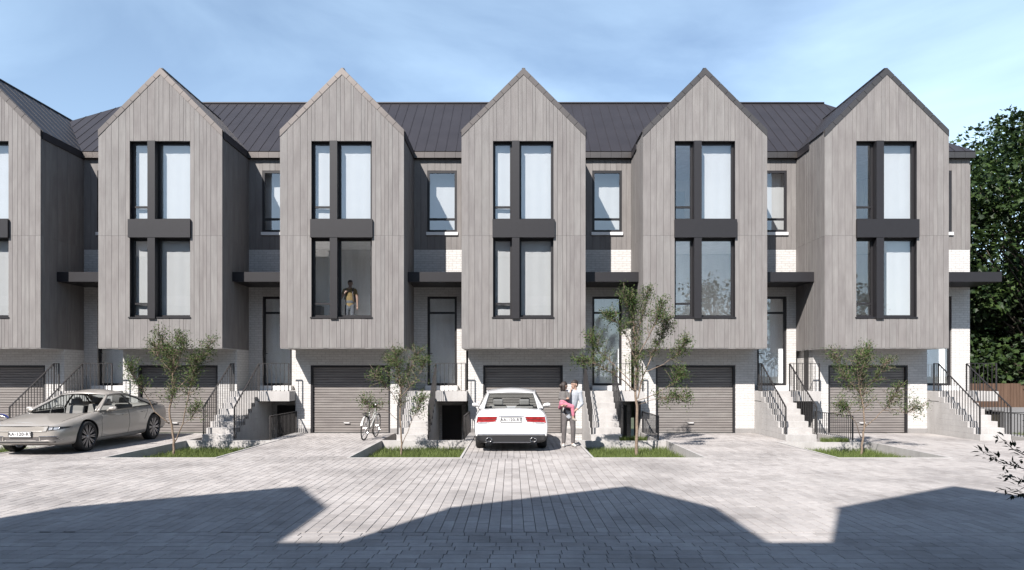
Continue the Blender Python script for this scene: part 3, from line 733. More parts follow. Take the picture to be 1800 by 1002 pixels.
def patch(c00, c10, c11, c01, nu=12, nv=8, bow0=(0,0,0), bow1=(0,0,0), bul=(0,0,0), bowl=(0,0,0), bowr=(0,0,0)):
    """four-cornered curved sheet: bow0/bow1 bend the v=0 / v=1 edges, bowl/bowr the u=0 / u=1 edges, bul the middle"""
    c00, c10, c11, c01 = map(Vector, (c00, c10, c11, c01)); g = []
    for j in range(nv + 1):
        v = j / nv; row = []
        for i in range(nu + 1):
            u = i / nu; p = (c00*(1-u) + c10*u)*(1-v) + (c01*(1-u) + c11*u)*v
            q = 4*u*(1-u); w = 4*v*(1-v)
            p = p + Vector(bow0)*q*(1-v) + Vector(bow1)*q*v + Vector(bul)*q*w + Vector(bowl)*w*(1-u) + Vector(bowr)*w*u
            row.append(p)
        g.append(row)
    return g
def grid_mb(mb, g, th=0.0, mi=0, sel=None):
    nv, nu = len(g) - 1, len(g[0]) - 1; o = len(mb.v)
    for row in g: mb.v += [tuple(p) for p in row]
    for j in range(nv):
        for i in range(nu):
            if sel and not sel(i / nu, j / nv): continue
            mb.f.append((o + j*(nu+1) + i, o + j*(nu+1) + i + 1, o + (j+1)*(nu+1) + i + 1, o + (j+1)*(nu+1) + i)); mb.m.append(mi)
    return mb
def solidify(o, th):
    m = o.modifiers.new('thickness', 'SOLIDIFY'); m.thickness = th; m.offset = 0
def decal(bvh, poly, axis, name, mat, parent, off=0.004, div=6, sgn=1, edge=True):
    """panel lying on the car body: poly = 4 corners in the plane seen along axis ('y-' from the front, 'y+' from the rear, 'x+' / 'x-' from the sides)"""
    A, B, C, D = [Vector((p[0], p[1])) for p in poly]; g = []
    for j in range(div + 1):
        row = []
        for i in range(div*2 + 1):
            u, v = i / (div*2), j / div; q = (A*(1-u) + B*u)*(1-v) + (D*(1-u) + C*u)*v
            if axis == 'y-': org, d = Vector((q.x, -3, q.y)), Vector((0, 1, 0))
            elif axis == 'y+': org, d = Vector((q.x, 9, q.y)), Vector((0, -1, 0))
            elif axis == 'x+': org, d = Vector((4, q.x, q.y)), Vector((-1, 0, 0))
            elif axis == 'x-': org, d = Vector((-4, q.x, q.y)), Vector((1, 0, 0))
            else: org, d = Vector((q.x, q.y, 4)), Vector((0, 0, -1))
            h = bvh.ray_cast(org, d)
            p = h[0]
            if p is None: p = bvh.find_nearest(org + d * (3.1 if axis == 'y-' else 4.5 if axis == 'y+' else 3.1))[0]
            row.append(p - d * off)
        g.append(row)
    mb = MB(); grid_mb(mb, g)
    # rim going back into the body
    nu, nv = div*2, div; W = nu + 1; dv = {'y-': (0,1,0), 'y+': (0,-1,0), 'x+': (-1,0,0), 'x-': (1,0,0), 'z': (0,0,-1)}[axis]; dv = Vector(dv) * (off + 0.01)
    loop = [(0, i) for i in range(nu)] + [(j, nu) for j in range(nv)] + [(nv, i) for i in range(nu, 0, -1)] + [(j, 0) for j in range(nv, 0, -1)]
    o = len(mb.v); mb.v += [tuple(g[j][i] + dv) for j, i in loop]; n = len(loop)
    for k in range(n):
        a = loop[k][0]*W + loop[k][1]; b = loop[(k+1) % n][0]*W + loop[(k+1) % n][1]
        mb.f.append((a, b, o + (k+1) % n, o + k)); mb.m.append(0)
    me = mb.mesh(name, mat); smooth_mesh(me)
    return link(name, me, parent)
def seam(bvh, pts, axis, parent, mat, w=0.008, name='panel_gap'):
    """thin dark line following the body"""
    mb = MB(); P = []
    for a, b in zip(pts, pts[1:]):
        for k in range(10): t = k / 10; P.append((a[0] + (b[0]-a[0])*t, a[1] + (b[1]-a[1])*t))
    P.append(pts[-1]); out = []
    for q in P:
        org, d = {'x+': (Vector((4, q[0], q[1])), Vector((-1,0,0))), 'x-': (Vector((-4, q[0], q[1])), Vector((1,0,0))), 'y+': (Vector((q[0], 9, q[1])), Vector((0,-1,0))), 'y-': (Vector((q[0], -3, q[1])), Vector((0,1,0))), 'z': (Vector((q[0], q[1], 4)), Vector((0,0,-1)))}[axis]
        h = bvh.ray_cast(org, d)
        if h[0] is not None: out.append(h[0] - d * 0.0005)
    if len(out) > 2: mb.tube(out, w/2, 4); return mb.build(name, mat, parent)
def plate(parent, loc, rot_z, text, w=0.46, h=0.12):
    me = MB().box(-w/2, w/2, -0.006, 0.006, -h/2, h/2).mesh('licence_plate', M['platewhite'])
    p = link('licence_plate', me, parent, loc); p.rotation_euler = (0, 0, rot_z)
    rim = MB(); e = 0.008
    for bx in ((-w/2-e, w/2+e, h/2, h/2+e), (-w/2-e, w/2+e, -h/2-e, -h/2), (-w/2-e, -w/2, -h/2, h/2), (w/2, w/2+e, -h/2, h/2)): rim.box(bx[0], bx[1], -0.009, 0.007, bx[2], bx[3])
    link('plate_frame', rim.mesh('plate_frame', M['brake']), p)
    fc = bpy.data.curves.new('plate_text', 'FONT'); fc.body = text; fc.size = h * 0.86; fc.align_x = 'CENTER'; fc.align_y = 'CENTER'; fc.extrude = 0.001; fc.offset = 0.002; fc.space_character = 1.12
    to = bpy.data.objects.new('tmp', fc); COL.objects.link(to); tm = evaluated(to); bpy.data.objects.remove(to, do_unlink=True)
    tm.materials.clear(); tm.materials.append(M['ink'])
    t = link('plate_text', tm, p, (0, -0.0075, 0)); t.rotation_euler = (R(90), 0, 0)
    return p
def wheel(parent, x, y, r, s, spokes=10):
    """s = side (+1: outer face towards +x)"""
    w = 0.115
    prof = [(-w, r*0.76), (-w, r*0.90), (-w*0.82, r*0.985), (-w*0.5, r), (w*0.5, r), (w*0.82, r*0.985), (w, r*0.90), (w, r*0.76)]
    wo = MB().lathe([(a*s, b) for a, b in prof], 'x', (x, y, r), 40).build('wheel', M['tyre'], parent, smooth=True, fix=False)
    rim = MB(); rr = r * 0.79
    rim.lathe([(a*s, b) for a, b in [(-w*0.8, rr*0.96), (w*0.55, rr*0.94), (w*0.95, rr*0.97), (w*0.98, rr*1.02), (w*0.8, rr*1.03)]], 'x', (x, y, r), 40)
    rim.lathe([(a*s, b) for a, b in [(w*0.86, 0.0), (w*0.86, rr*0.14), (w*0.78, rr*0.19), (w*0.3, rr*0.2)]], 'x', (x, y, r), 20)
    for k in range(spokes):
        a = 2*math.pi*k/spokes
        for off in (-0.055, 0.055):
            p0 = Vector((x + s*w*0.72, y + rr*0.15*math.cos(a), r + rr*0.15*math.sin(a)))
            p1 = Vector((x + s*w*0.82, y + rr*0.97*math.cos(a+off*1.9), r + rr*0.97*math.sin(a+off*1.9)))
            rim.bar(p0, p1, 0.024, 0.017, side=(0, -math.sin(a), math.cos(a)))
    rim.build('rim', M['alloy'], wo)
    MB().lathe([(s*w*0.1, 0.0), (s*w*0.1, rr*0.7)], 'x', (x, y, r), 28).build('brake_disc', M['brake'], wo)
    return wo
M['tyre'] = simple('tyre_rubber', (0.018, 0.018, 0.019), 0.75, var=0.1)
M['alloy'] = simple('alloy_rim', (0.42, 0.42, 0.45), 0.3, 0.9, var=0.03)
M['brake'] = simple('brake_disc_steel', (0.05, 0.05, 0.052), 0.45, 0.6)
M['greige'] = simple('greige_car_paint', (0.46, 0.43, 0.395), 0.30, 0.15, var=0.015, vscale=2, coat=0.8)
M['whitepaint'] = simple('white_car_paint', (0.76, 0.76, 0.77), 0.25, 0.0, var=0.01, vscale=2, coat=0.8)
M['carblack'] = simple('black_car_trim', (0.020, 0.020, 0.022), 0.45, var=0.1)
M['cabin'] = simple('dark_cabin_trim', (0.045, 0.042, 0.042), 0.8, var=0.15)
M['seatgrey'] = simple('pale_seat_cloth', (0.33, 0.31, 0.30), 0.85, var=0.08)
M['platewhite'] = simple('plate_white', (0.80, 0.80, 0.80), 0.4)
M['ink'] = simple('plate_ink', (0.03, 0.03, 0.035), 0.5)
M['chrome'] = simple('chrome', (0.75, 0.75, 0.76), 0.15, 1.0)
M['lampglass'] = simple('headlamp_lens', (0.62, 0.64, 0.68), 0.12, 0.25, var=0.35, vscale=18, coat=1.0)
M['redlamp'] = simple('red_tail_lamp', (0.34, 0.022, 0.022), 0.18, 0.0, var=0.3, vscale=16, coat=1.0)
M['grille'] = simple('smoked_grille', (0.20, 0.185, 0.18), 0.35, 0.4, var=0.1)
def make_car(name, label, spec, paint, loc, rot):
    root = thing(name, (0, 0, 0), label, 'car')
    bme = car_body(spec, paint, M['cabin'], M['carblack'])
    if spec.get('dark_tail'):
        for p in bme.polygons:
            if p.center.y > 4.30 and p.center.z < 0.40 and p.material_index == 0: p.material_index = 2
    cr = spec.get('crown', 1.0)
    body = link('body', bme, root)
    bvh = BVHTree.FromPolygons([v.co.copy() for v in bme.vertices], [tuple(p.vertices) for p in bme.polygons])
    P0, P1, P2, P3, Q0, Q3 = [Vector(p) for p in spec['house']]      # cowl, roof front, roof rear, backlight base; belt ends
    mir = lambda p: Vector((-p.x, p.y, p.z))
    # glass
    ws = patch(P0, mir(P0), mir(P1), P1, 14, 8, (0, -0.20, 0.02), (0, -0.10, 0.045), (0, -0.03, 0.03))
    rw = patch(mir(P3), P3, P2, mir(P2), 14, 8, (0, 0.12, 0.01), (0, 0.08, 0.04*cr), (0, 0.04, 0.035))
    o = grid_mb(MB(), ws).build('windscreen', M['carglass'], None, smooth=True); o.parent = root
    o = grid_mb(MB(), rw).build('rear_window', M['carglass'], None, smooth=True); o.parent = root
    rf = patch(P1, mir(P1), mir(P2), P2, 14, 12, (0, -0.10, 0.045), (0, 0.08, 0.04*cr), (0, 0, 0.075*cr), (0.045, 0, 0.045), (-0.045, 0, 0.045))
    o = grid_mb(MB(), rf).build('roof', paint, None, smooth=True); o.parent = root; solidify(o, 0.02)
    for s in (1, -1):
        m = (lambda p: p) if s == 1 else mir
        side = patch(m(Q0), m(Q3), m(P2), m(P1), 24, 6, (s*0.05, 0, 0.005), (s*0.045, 0, 0.045), (s*0.02, 0, 0))
        cut = spec['quarter']
        sg = grid_mb(MB(), side, sel=lambda u, v: u < cut).build('side_window', M['carglass'], None, smooth=True); sg.parent = root
        cp = grid_mb(MB(), side, sel=lambda u, v: u >= cut).build('rear_pillar', paint, None, smooth=True); cp.parent = root; solidify(cp, 0.03)
        # pillars, cant rail
        def edge(pts, r0, mat, nm):
            t = MB().tube(pts, r0, 8).build(nm, mat, None, smooth=True); t.parent = root; return t
        edge([p for p in [row[0] for row in side]] , 0.034, paint, 'front_pillar')
        edge([row[0] if s == 1 else row[-1] for row in ws], 0.030, paint, 'front_pillar')
        edge(side[-1], 0.032, paint, 'roof_rail')
        edge([row[-1] for row in side], 0.03, paint, 'rear_pillar_edge'); edge([(row[1] if s == 1 else row[-2]) for row in [[r_[-1], r_[-1], r_[0], r_[0]] for r_ in rw]], 0.024, paint, 'rear_pillar_edge')
        # filler between screen edge and side glass edges (pillar skins)
        f1 = MB(); wsn = [row[0] if s == 1 else row[-1] for row in ws]; sdn = patch(m(Q0), m(Q3), m(P2), m(P1), 24, 8)
        for a, b, c, d in zip(wsn, wsn[1:], [r_[0] for r_ in sdn], [r_[0] for r_ in sdn][1:]): f1.add([a, b, d, c], [(0,1,2,3)])
        rwn = [row[-1] if s == 1 else row[0] for row in rw]
        for a, b, c, d in zip(rwn, rwn[1:], [r_[-1] for r_ in sdn], [r_[-1] for r_ in sdn][1:]): f1.add([a, b, d, c], [(0,1,2,3)])
        ff = f1.build('pillar_skin', paint, None, smooth=True); ff.parent = root; solidify(ff, 0.025)
        k = int(24 * spec['bpillar']); mid = [row[k] + Vector((s*0.004, 0, 0)) for row in side]
        bp = MB(); [bp.bar(a, b, 0.07, 0.012, side=(0,1,0)) for a, b in zip(mid, mid[1:])]; b_ = bp.build('door_pillar', M['carblack'], None); b_.parent = root
        k = int(24 * cut); mid = [row[k] + Vector((s*0.004, 0, 0)) for row in side]
        bp = MB(); [bp.bar(a, b, 0.04, 0.012, side=(0,1,0)) for a, b in zip(mid, mid[1:])]; b_ = bp.build('window_edge', M['carblack'], None); b_.parent = root
        edge([p + Vector((s*0.012, 0, -0.008)) for p in side[0]], 0.014, M['chrome'] if spec.get('chrome') else M['carblack'], 'belt_trim')
        # mirror
        q = m(Q0).lerp(m(Q3), 0.10) + Vector((s*0.045, 0.0, -0.02))
        mm = MB(); ring = []
        for (dx, sx, sz, yy) in ((0.0, 0.03, 0.03, 0.0), (0.07, 0.05, 0.05, 0), (0.16, 0.055, 0.062, 0.01), (0.22, 0.04, 0.045, 0.02), (0.235, 0.01, 0.015, 0.025)):
            ring.append([(q.x + s*dx, q.y + yy + sx*1.1*math.cos(a), q.z + 0.055*min(1, dx*12) + sz*math.sin(a)) for a in [2*math.pi*t/12 for t in range(12)]])
        for a, b in zip(ring, ring[1:]):
            mm.add(a + b, [(t, (t+1) % 12, 12 + (t+1) % 12, 12 + t) for t in range(12)])
        mo = mm.build('mirror', paint, None, smooth=True, fix=True); mo.parent = root
        # doors: gaps and handles
        ax = 'x+' if s == 1 else 'x-'
        for line in spec['gaps']: seam(bvh, line, ax, root, M['carblack'])
        for (hy, hz) in spec['handles']:
            h = bvh.ray_cast(Vector((s*4, hy, hz)), Vector((-s, 0, 0)))
            if h[0] is not None:
                p = h[0]; MB().tube([(p.x, hy - 0.10, hz), (p.x + s*0.025, hy - 0.08, hz), (p.x + s*0.025, hy + 0.08, hz), (p.x, hy + 0.10, hz)], 0.012, 6).build('door_handle', paint, None).parent = root
        for ya in spec['axles']: wheel(root, s*(spec['hw'] - 0.125), ya, spec['wr'], s, spec['spokes'])
    # seats and wheel
    for (sx, sy) in spec['seats']:
        sm_ = MB(); sm_.box(sx-0.24, sx+0.24, sy-0.28, sy+0.22, 0.36, 0.50)
        sm_.prism_x([(sy+0.12, 0.48), (sy+0.24, 0.48), (sy+0.36, 1.02), (sy+0.27, 1.03)], sx-0.23, sx+0.23)
        sm_.prism_x([(sy+0.27, 1.06), (sy+0.36, 1.05), (sy+0.38, 1.20), (sy+0.30, 1.21)], sx-0.13, sx+0.13)
        so = sm_.build('seat', M['seatgrey'], None); so.parent = root
        bv = so.modifiers.new('round', 'BEVEL'); bv.width = 0.03; bv.segments = 2
    sw = MB().tube([(spec['seats'][0][0] + 0.18*math.cos(a), spec['seats'][0][1] - 0.42 + 0.06*math.sin(a), 0.90 + 0.17*math.sin(a)) for a in [2*math.pi*t/18 for t in range(18)]], 0.014, 6, closed=True).build('steering_wheel', M['carblack'], None); sw.parent = root
    return root, body, bvh
# grey fastback saloon, nose to the camera
S = [  # y, half width, floor, sill, mid, shoulder, deck z, deck inset, cabin
 (0.00, 0.60, 0.30, 0.36, 0.48, 0.58, 0.63, 0.90, 0), (0.07, 0.74, 0.25, 0.33, 0.50, 0.62, 0.68, 0.92, 0), (0.25, 0.865, 0.21, 0.31, 0.53, 0.66, 0.725, 0.90, 0),
 (0.55, 0.92, 0.19, 0.29, 0.54, 0.705, 0.785, 0.87, 0), (0.95, 0.945, 0.19, 0.28, 0.55, 0.75, 0.845, 0.85, 0), (1.30, 0.95, 0.19, 0.28, 0.55, 0.80, 0.905, 0.86, 0),
 (1.50, 0.95, 0.18, 0.28, 0.55, 0.83, 0.935, 0.90, 1), (2.1, 0.95, 0.18, 0.27, 0.55, 0.86, 0.945, 0.915, 1), (2.8, 0.95, 0.18, 0.27, 0.56, 0.88, 0.965, 0.915, 1),
 (3.5, 0.95, 0.19, 0.28, 0.58, 0.90, 0.99, 0.91, 1), (4.15, 0.945, 0.20, 0.29, 0.60, 0.905, 0.985, 0.88, 1), (4.35, 0.94, 0.21, 0.30, 0.60, 0.90, 0.975, 0.86, 0), (4.70, 0.90, 0.25, 0.33, 0.60, 0.89, 0.975, 0.86, 0),
 (4.90, 0.83, 0.30, 0.38, 0.60, 0.87, 0.965, 0.88, 0), (4.97, 0.72, 0.36, 0.42, 0.60, 0.82, 0.90, 0.9, 0)]
specA = dict(stations=S, axles=(0.98, 3.98), hw=0.95, arch=0.40, wr=0.36, spokes=10, quarter=0.90, bpillar=0.50,
  house=[(0.80, 1.48, 0.945), (0.585, 2.30, 1.305), (0.555, 3.40, 1.265), (0.64, 4.72, 1.005), (0.865, 1.50, 0.945), (0.80, 4.30, 0.995)],
  gaps=[[(1.62, 0.93), (1.50, 0.70), (1.52, 0.30)], [(2.72, 0.96), (2.72, 0.60), (2.68, 0.30)], [(3.72, 0.97), (3.62, 0.80), (3.45, 0.62)], [(1.52, 0.30), (3.3, 0.30)]],
  handles=[(2.52, 0.80), (3.42, 0.83)], seats=[(-0.38, 2.25), (0.38, 2.25), (-0.36, 3.15), (0.36, 3.15)])
carA, bodyA, bvhA = make_car('parked_car', 'grey beige fastback saloon parked nose out at left', specA, M['greige'], (-11.10, 15.42, 0.0), 0.0)
decal(bvhA, [(-0.56, 0.555), (0.56, 0.555), (0.60, 0.665), (-0.60, 0.665)], 'y-', 'front_panel', M['greige'], bodyA, off=0.012)
seam(bvhA, [(-0.60, 0.672), (0.60, 0.672), (0.555, 0.55), (-0.555, 0.55), (-0.60, 0.672)], 'y-', bodyA, M['carblack'], 0.016)
for s in (-1, 1):
    hl = decal(bvhA, [(s*0.59, 0.565), (s*0.885, 0.615), (s*0.885, 0.645), (s*0.60, 0.668)] if s > 0 else [(s*0.885, 0.615), (s*0.59, 0.565), (s*0.60, 0.668), (s*0.885, 0.645)], 'y-', 'headlight', M['carblack'], bodyA, off=0.008)
    for (a, b) in ((0.615, 0.68), (0.70, 0.775)):
        pl_ = [(a, 0.59), (b, 0.60), (b, 0.65), (a, 0.652)]
        decal(bvhA, [(s*p, q) for p, q in (pl_ if s > 0 else [pl_[1], pl_[0], pl_[3], pl_[2]])], 'y-', 'lamp', M['lampglass'], hl, off=0.014, div=3)
    pl_ = [(0.44, 0.345), (0.78, 0.36), (0.73, 0.43), (0.42, 0.43)]
    decal(bvhA, [(s*p, q) for p, q in (pl_ if s > 0 else [pl_[1], pl_[0], pl_[3], pl_[2]])], 'y-', 'air_inlet', M['grille'], bodyA, off=0.006)
    seam(bvhA, [(s*0.40, 0.44), (s*0.75, 0.44), (s*0.81, 0.345)], 'y-', bodyA, M['chrome'], 0.014, 'inlet_trim')
decal(bvhA, [(-0.40, 0.345), (0.40, 0.345), (0.40, 0.43), (-0.40, 0.43)], 'y-', 'lower_grille', M['grille'], bodyA, off=0.006)
seam(bvhA, [(-0.72, 0.315), (0.72, 0.315)], 'y-', bodyA, M['carblack'], 0.03, 'chin')
seam(bvhA, [(-0.80, 0.30), (-0.70, 0.72), (-0.70, 1.30)], 'z', bodyA, M['carblack']); seam(bvhA, [(0.70, 0.35), (0.74, 1.35)], 'z', bodyA, M['carblack'])
plate(carA, (0.0, -0.022, 0.495), 0.0, 'AA-120-RT', 0.50, 0.12)
carA.location = (-11.10, 15.42, 0.0)
# white saloon, tail to the camera (its own front faces +Y after the half turn)
S = [(0.00, 0.62, 0.32, 0.38, 0.50, 0.60, 0.66, 0.9, 0), (0.08, 0.74, 0.26, 0.34, 0.52, 0.64, 0.70, 0.92, 0), (0.3, 0.83, 0.22, 0.31, 0.55, 0.68, 0.76, 0.9, 0),
 (0.9, 0.885, 0.20, 0.29, 0.57, 0.76, 0.86, 0.86, 0), (1.3, 0.895, 0.20, 0.28, 0.57, 0.82, 0.93, 0.86, 0), (1.48, 0.895, 0.19, 0.28, 0.57, 0.84, 0.95, 0.90, 1),
 (2.2, 0.895, 0.19, 0.28, 0.57, 0.87, 0.96, 0.91, 1), (3.0, 0.895, 0.19, 0.28, 0.58, 0.885, 0.97, 0.90, 1), (3.62, 0.895, 0.19, 0.28, 0.59, 0.895, 0.98, 0.87, 1),
 (3.80, 0.895, 0.20, 0.28, 0.59, 0.90, 0.985, 0.83, 0), (4.15, 0.89, 0.21, 0.29, 0.59, 0.885, 0.985, 0.83, 0), (4.42, 0.885, 0.21, 0.30, 0.58, 0.865, 0.985, 0.84, 0), (4.51, 0.88, 0.21, 0.30, 0.57, 0.85, 0.955, 0.86, 0), (4.58, 0.87, 0.21, 0.31, 0.54, 0.80, 0.87, 0.90, 0), (4.61, 0.855, 0.22, 0.33, 0.52, 0.74, 0.80, 0.94, 0)]
specB = dict(stations=S, dark_tail=True, crown=0.6, axles=(0.88, 3.62), hw=0.895, arch=0.375, wr=0.335, spokes=7, quarter=0.86, bpillar=0.47,
  house=[(0.76, 1.46, 0.95), (0.58, 2.15, 1.365), (0.585, 3.15, 1.355), (0.68, 3.95, 1.005), (0.82, 1.50, 0.955), (0.775, 3.78, 0.985)],
  gaps=[[(1.60, 0.94), (1.48, 0.70), (1.50, 0.30)], [(2.55, 0.96), (2.52, 0.30)], [(3.40, 0.96), (3.28, 0.62)]],
  handles=[(2.36, 0.83), (3.20, 0.85)], seats=[(-0.37, 2.1), (0.37, 2.1), (-0.34, 2.92), (0.34, 2.92)])
carB, bodyB, bvhB = make_car('parked_car', 'white saloon parked tail towards the road in the middle drive', specB, M['whitepaint'], (-0.02, 20.83, 0.0), math.pi)
for s in (-1, 1):
    q = [(0.375, 0.728), (0.825, 0.70), (0.80, 0.84), (0.33, 0.842)]
    tl = decal(bvhB, [(s*a, b) for a, b in (q if s > 0 else [q[1], q[0], q[3], q[2]])], 'y+', 'tail_light', M['redlamp'], bodyB, off=0.010, div=6)
    q = [(0.345, 0.775), (0.79, 0.762), (0.79, 0.772), (0.345, 0.785)]
    decal(bvhB, [(s*a, b) for a, b in (q if s > 0 else [q[1], q[0], q[3], q[2]])], 'y+', 'lamp_divider', M['carblack'], tl, off=0.0125, div=3)
    q = [(0.58, 0.692), (0.79, 0.685), (0.79, 0.708), (0.58, 0.716)]
    decal(bvhB, [(s*a, b) for a, b in (q if s > 0 else [q[1], q[0], q[3], q[2]])], 'y+', 'reverse_lamp', M['lampglass'], tl, off=0.012, div=3)
    ex = MB(); ex.lathe([(0.0, 0.040), (0.06, 0.046), (0.065, 0.053), (0.0, 0.053)], 'y', (0, 0, 0), 20)
    e_ = link('exhaust_tip', ex.mesh('exhaust_tip', M['chrome'], smooth=True), bodyB, (s*0.525, 4.605, 0.295)); e_.scale = (1.5, 1, 1.0)
    d_ = MB().lathe([(0.02, 0.0), (0.02, 0.047)], 'y', (0,0,0), 20).build('exhaust_mouth', M['carblack'], None); d_.parent = e_
decal(bvhB, [(-0.79, 0.225), (0.79, 0.225), (0.81, 0.40), (-0.81, 0.40)], 'y+', 'bumper', M['carblack'], bodyB, off=0.012, div=8)
seam(bvhB, [(-0.80, 0.415), (0.80, 0.415)], 'y+', bodyB, M['chrome'], 0.02, 'bumper_trim')
seam(bvhB, [(-0.45, 0.235), (0.45, 0.235)], 'y+', bodyB, M['chrome'], 0.03, 'diffuser_trim')
seam(bvhB, [(-0.30, 0.845), (0.30, 0.845)], 'y+', bodyB, M['chrome'], 0.016, 'boot_trim')
seam(bvhB, [(-0.56, 0.84), (-0.52, 0.62), (0.52, 0.62), (0.56, 0.84)], 'y+', bodyB, M['sidewalk'], 0.008)
plate(carB, (0.0, 4.608, 0.765), math.pi, 'AA-120-RT', 0.47, 0.115)
carB.location = (-0.02, 20.83, 0.0); carB.rotation_euler = (0, 0, math.pi)
# ------------------------------------------------------------------ people
def figure(name, parent, prims, mats, voxel=0.0075, loc=(0,0,0)):
    """one continuous body from tapered limbs: prims = (p0, r0, p1, r1, (sx, sy), material)"""
    mb = MB()
    for (p0, r0, p1, r1, fl, mi) in prims:
        p0, p1 = Vector(p0), Vector(p1); ax = p1 - p0; L = ax.length
        t = ax.normalized() if L > 1e-6 else Vector((0,0,1))
        e1 = Vector((1,0,0)) - t * t.x
        e1 = e1.normalized() if e1.length > 0.2 else (Vector((0,1,0)) - t * t.y).normalized()
        e2 = t.cross(e1); n = 14; rings = []
        for a in (-80, -55, -25, 0): rings.append((p0 + t * r0 * math.sin(R(a)), r0 * math.cos(R(a))))
        for a in (0, 25, 55, 80): rings.append((p1 + t * r1 * math.sin(R(a)), r1 * math.cos(R(a))))
        o = len(mb.v)
        for c, r in rings:
            for j in range(n):
                q = 2*math.pi*j/n; mb.v.append(tuple(c + e1 * r * fl[0] * math.cos(q) + e2 * r * fl[1] * math.sin(q)))
        for i in range(len(rings) - 1):
            for j in range(n): mb.f.append((o+i*n+j, o+i*n+(j+1)%n, o+(i+1)*n+(j+1)%n, o+(i+1)*n+j)); mb.m.append(0)
        mb.f.append(tuple(o + j for j in range(n-1, -1, -1))); mb.m.append(0)
        mb.f.append(tuple(o + (len(rings)-1)*n + j for j in range(n))); mb.m.append(0)
    me = mb.mesh('tmp', mats[0]); ob = bpy.data.objects.new('tmp', me); COL.objects.link(ob)
    rm = ob.modifiers.new('r', 'REMESH'); rm.mode = 'VOXEL'; rm.voxel_size = voxel; rm.use_smooth_shade = True
    sm = ob.modifiers.new('s', 'SMOOTH'); sm.factor = 0.5; sm.iterations = 3
    out = evaluated(ob); bpy.data.objects.remove(ob, do_unlink=True); out.name = name
    out.materials.clear()
    for m in mats: out.materials.append(m)
    P = [(Vector(a), r0, Vector(b), r1, mi, max(fl)) for a, r0, b, r1, fl, mi in prims]; idx = []
    for f in out.polygons:
        c = f.center; best = (1e9, 0)
        for a, r0, b, r1, mi, fm in P:
            ab = b - a; t = max(0, min(1, (c - a).dot(ab) / max(ab.length_squared, 1e-9)))
            d = (c - a - ab * t).length - (r0 + (r1 - r0) * t)
            d = abs(d) if fm <= 1.0 else abs(d) * 0.8
            if d < best[0]: best = (d, mi)
        idx.append(best[1])
    out.polygons.foreach_set('material_index', idx); smooth_mesh(out)
    return link(name, out, parent, loc)
M['skin'] = simple('skin', (0.52, 0.33, 0.25), 0.55, var=0.06, vscale=30)
M['hair'] = simple('dark_brown_hair', (0.030, 0.020, 0.016), 0.6, var=0.4, vscale=90, bmp=0.6, bscale=150)
M['bluecloth'] = simple('pale_blue_shirt_cloth', (0.50, 0.53, 0.58), 0.9, var=0.10, vscale=14, bmp=0.5, bscale=30)
M['greycloth'] = simple('dark_grey_trouser_cloth', (0.14, 0.125, 0.125), 0.9, var=0.2, vscale=14, bmp=0.5, bscale=30)
M['jeans'] = simple('grey_jeans_cloth', (0.18, 0.19, 0.215), 0.9, var=0.15, vscale=14, bmp=0.4, bscale=30)
M['tan'] = simple('mustard_shirt_cloth', (0.36, 0.245, 0.095), 0.9, var=0.12, vscale=14, bmp=0.4, bscale=30)
M['jacket'] = simple('grey_jacket_cloth', (0.15, 0.14, 0.135), 0.9, var=0.15, vscale=18, bmp=0.5, bscale=40)
M['pink'] = simple('pink_trouser_cloth', (0.62, 0.20, 0.28), 0.85, var=0.08, vscale=18)
M['shoe'] = simple('pale_shoe_leather', (0.62, 0.60, 0.57), 0.6, var=0.08)
M['darkshoe'] = simple('grey_shoe', (0.33, 0.30, 0.27), 0.7, var=0.1)
M['eye'] = simple('dark_eye', (0.02, 0.015, 0.012), 0.25)
def hand(wr, d, palm, mi, s=1.0, curl=0.35):
    """palm, four fingers of unequal length and a thumb from the side of the palm; wr wrist, d finger direction, palm = palm normal"""
    wr, d, palm = Vector(wr), Vector(d).normalized(), Vector(palm).normalized(); side = d.cross(palm).normalized(); out = []
    out.append((wr, 0.026*s, wr + d*0.075*s, 0.034*s, (1.0, 0.8), mi))
    for k, (o, l) in enumerate(((-0.030, 0.062), (-0.010, 0.075), (0.011, 0.070), (0.030, 0.055))):
        b = wr + d*0.085*s + side*o*s; m1 = b + (d*(1-curl*0.4) + palm*curl*0.6)*l*0.55*s; e = m1 + (d*(1-curl) + palm*curl)*l*0.5*s
        out += [(b, 0.0105*s, m1, 0.0095*s, (1,1), mi), (m1, 0.0095*s, e, 0.008*s, (1,1), mi)]
    b = wr + d*0.03*s + side*0.03*s; m1 = b + (side*0.8 + d*0.6 + palm*0.2)*0.035*s
    out += [(b, 0.013*s, m1, 0.0115*s, (1,1), mi), (m1, 0.0115*s, m1 + (d*0.9 + side*0.3 + palm*0.3)*0.032*s, 0.009*s, (1,1), mi)]
    return out
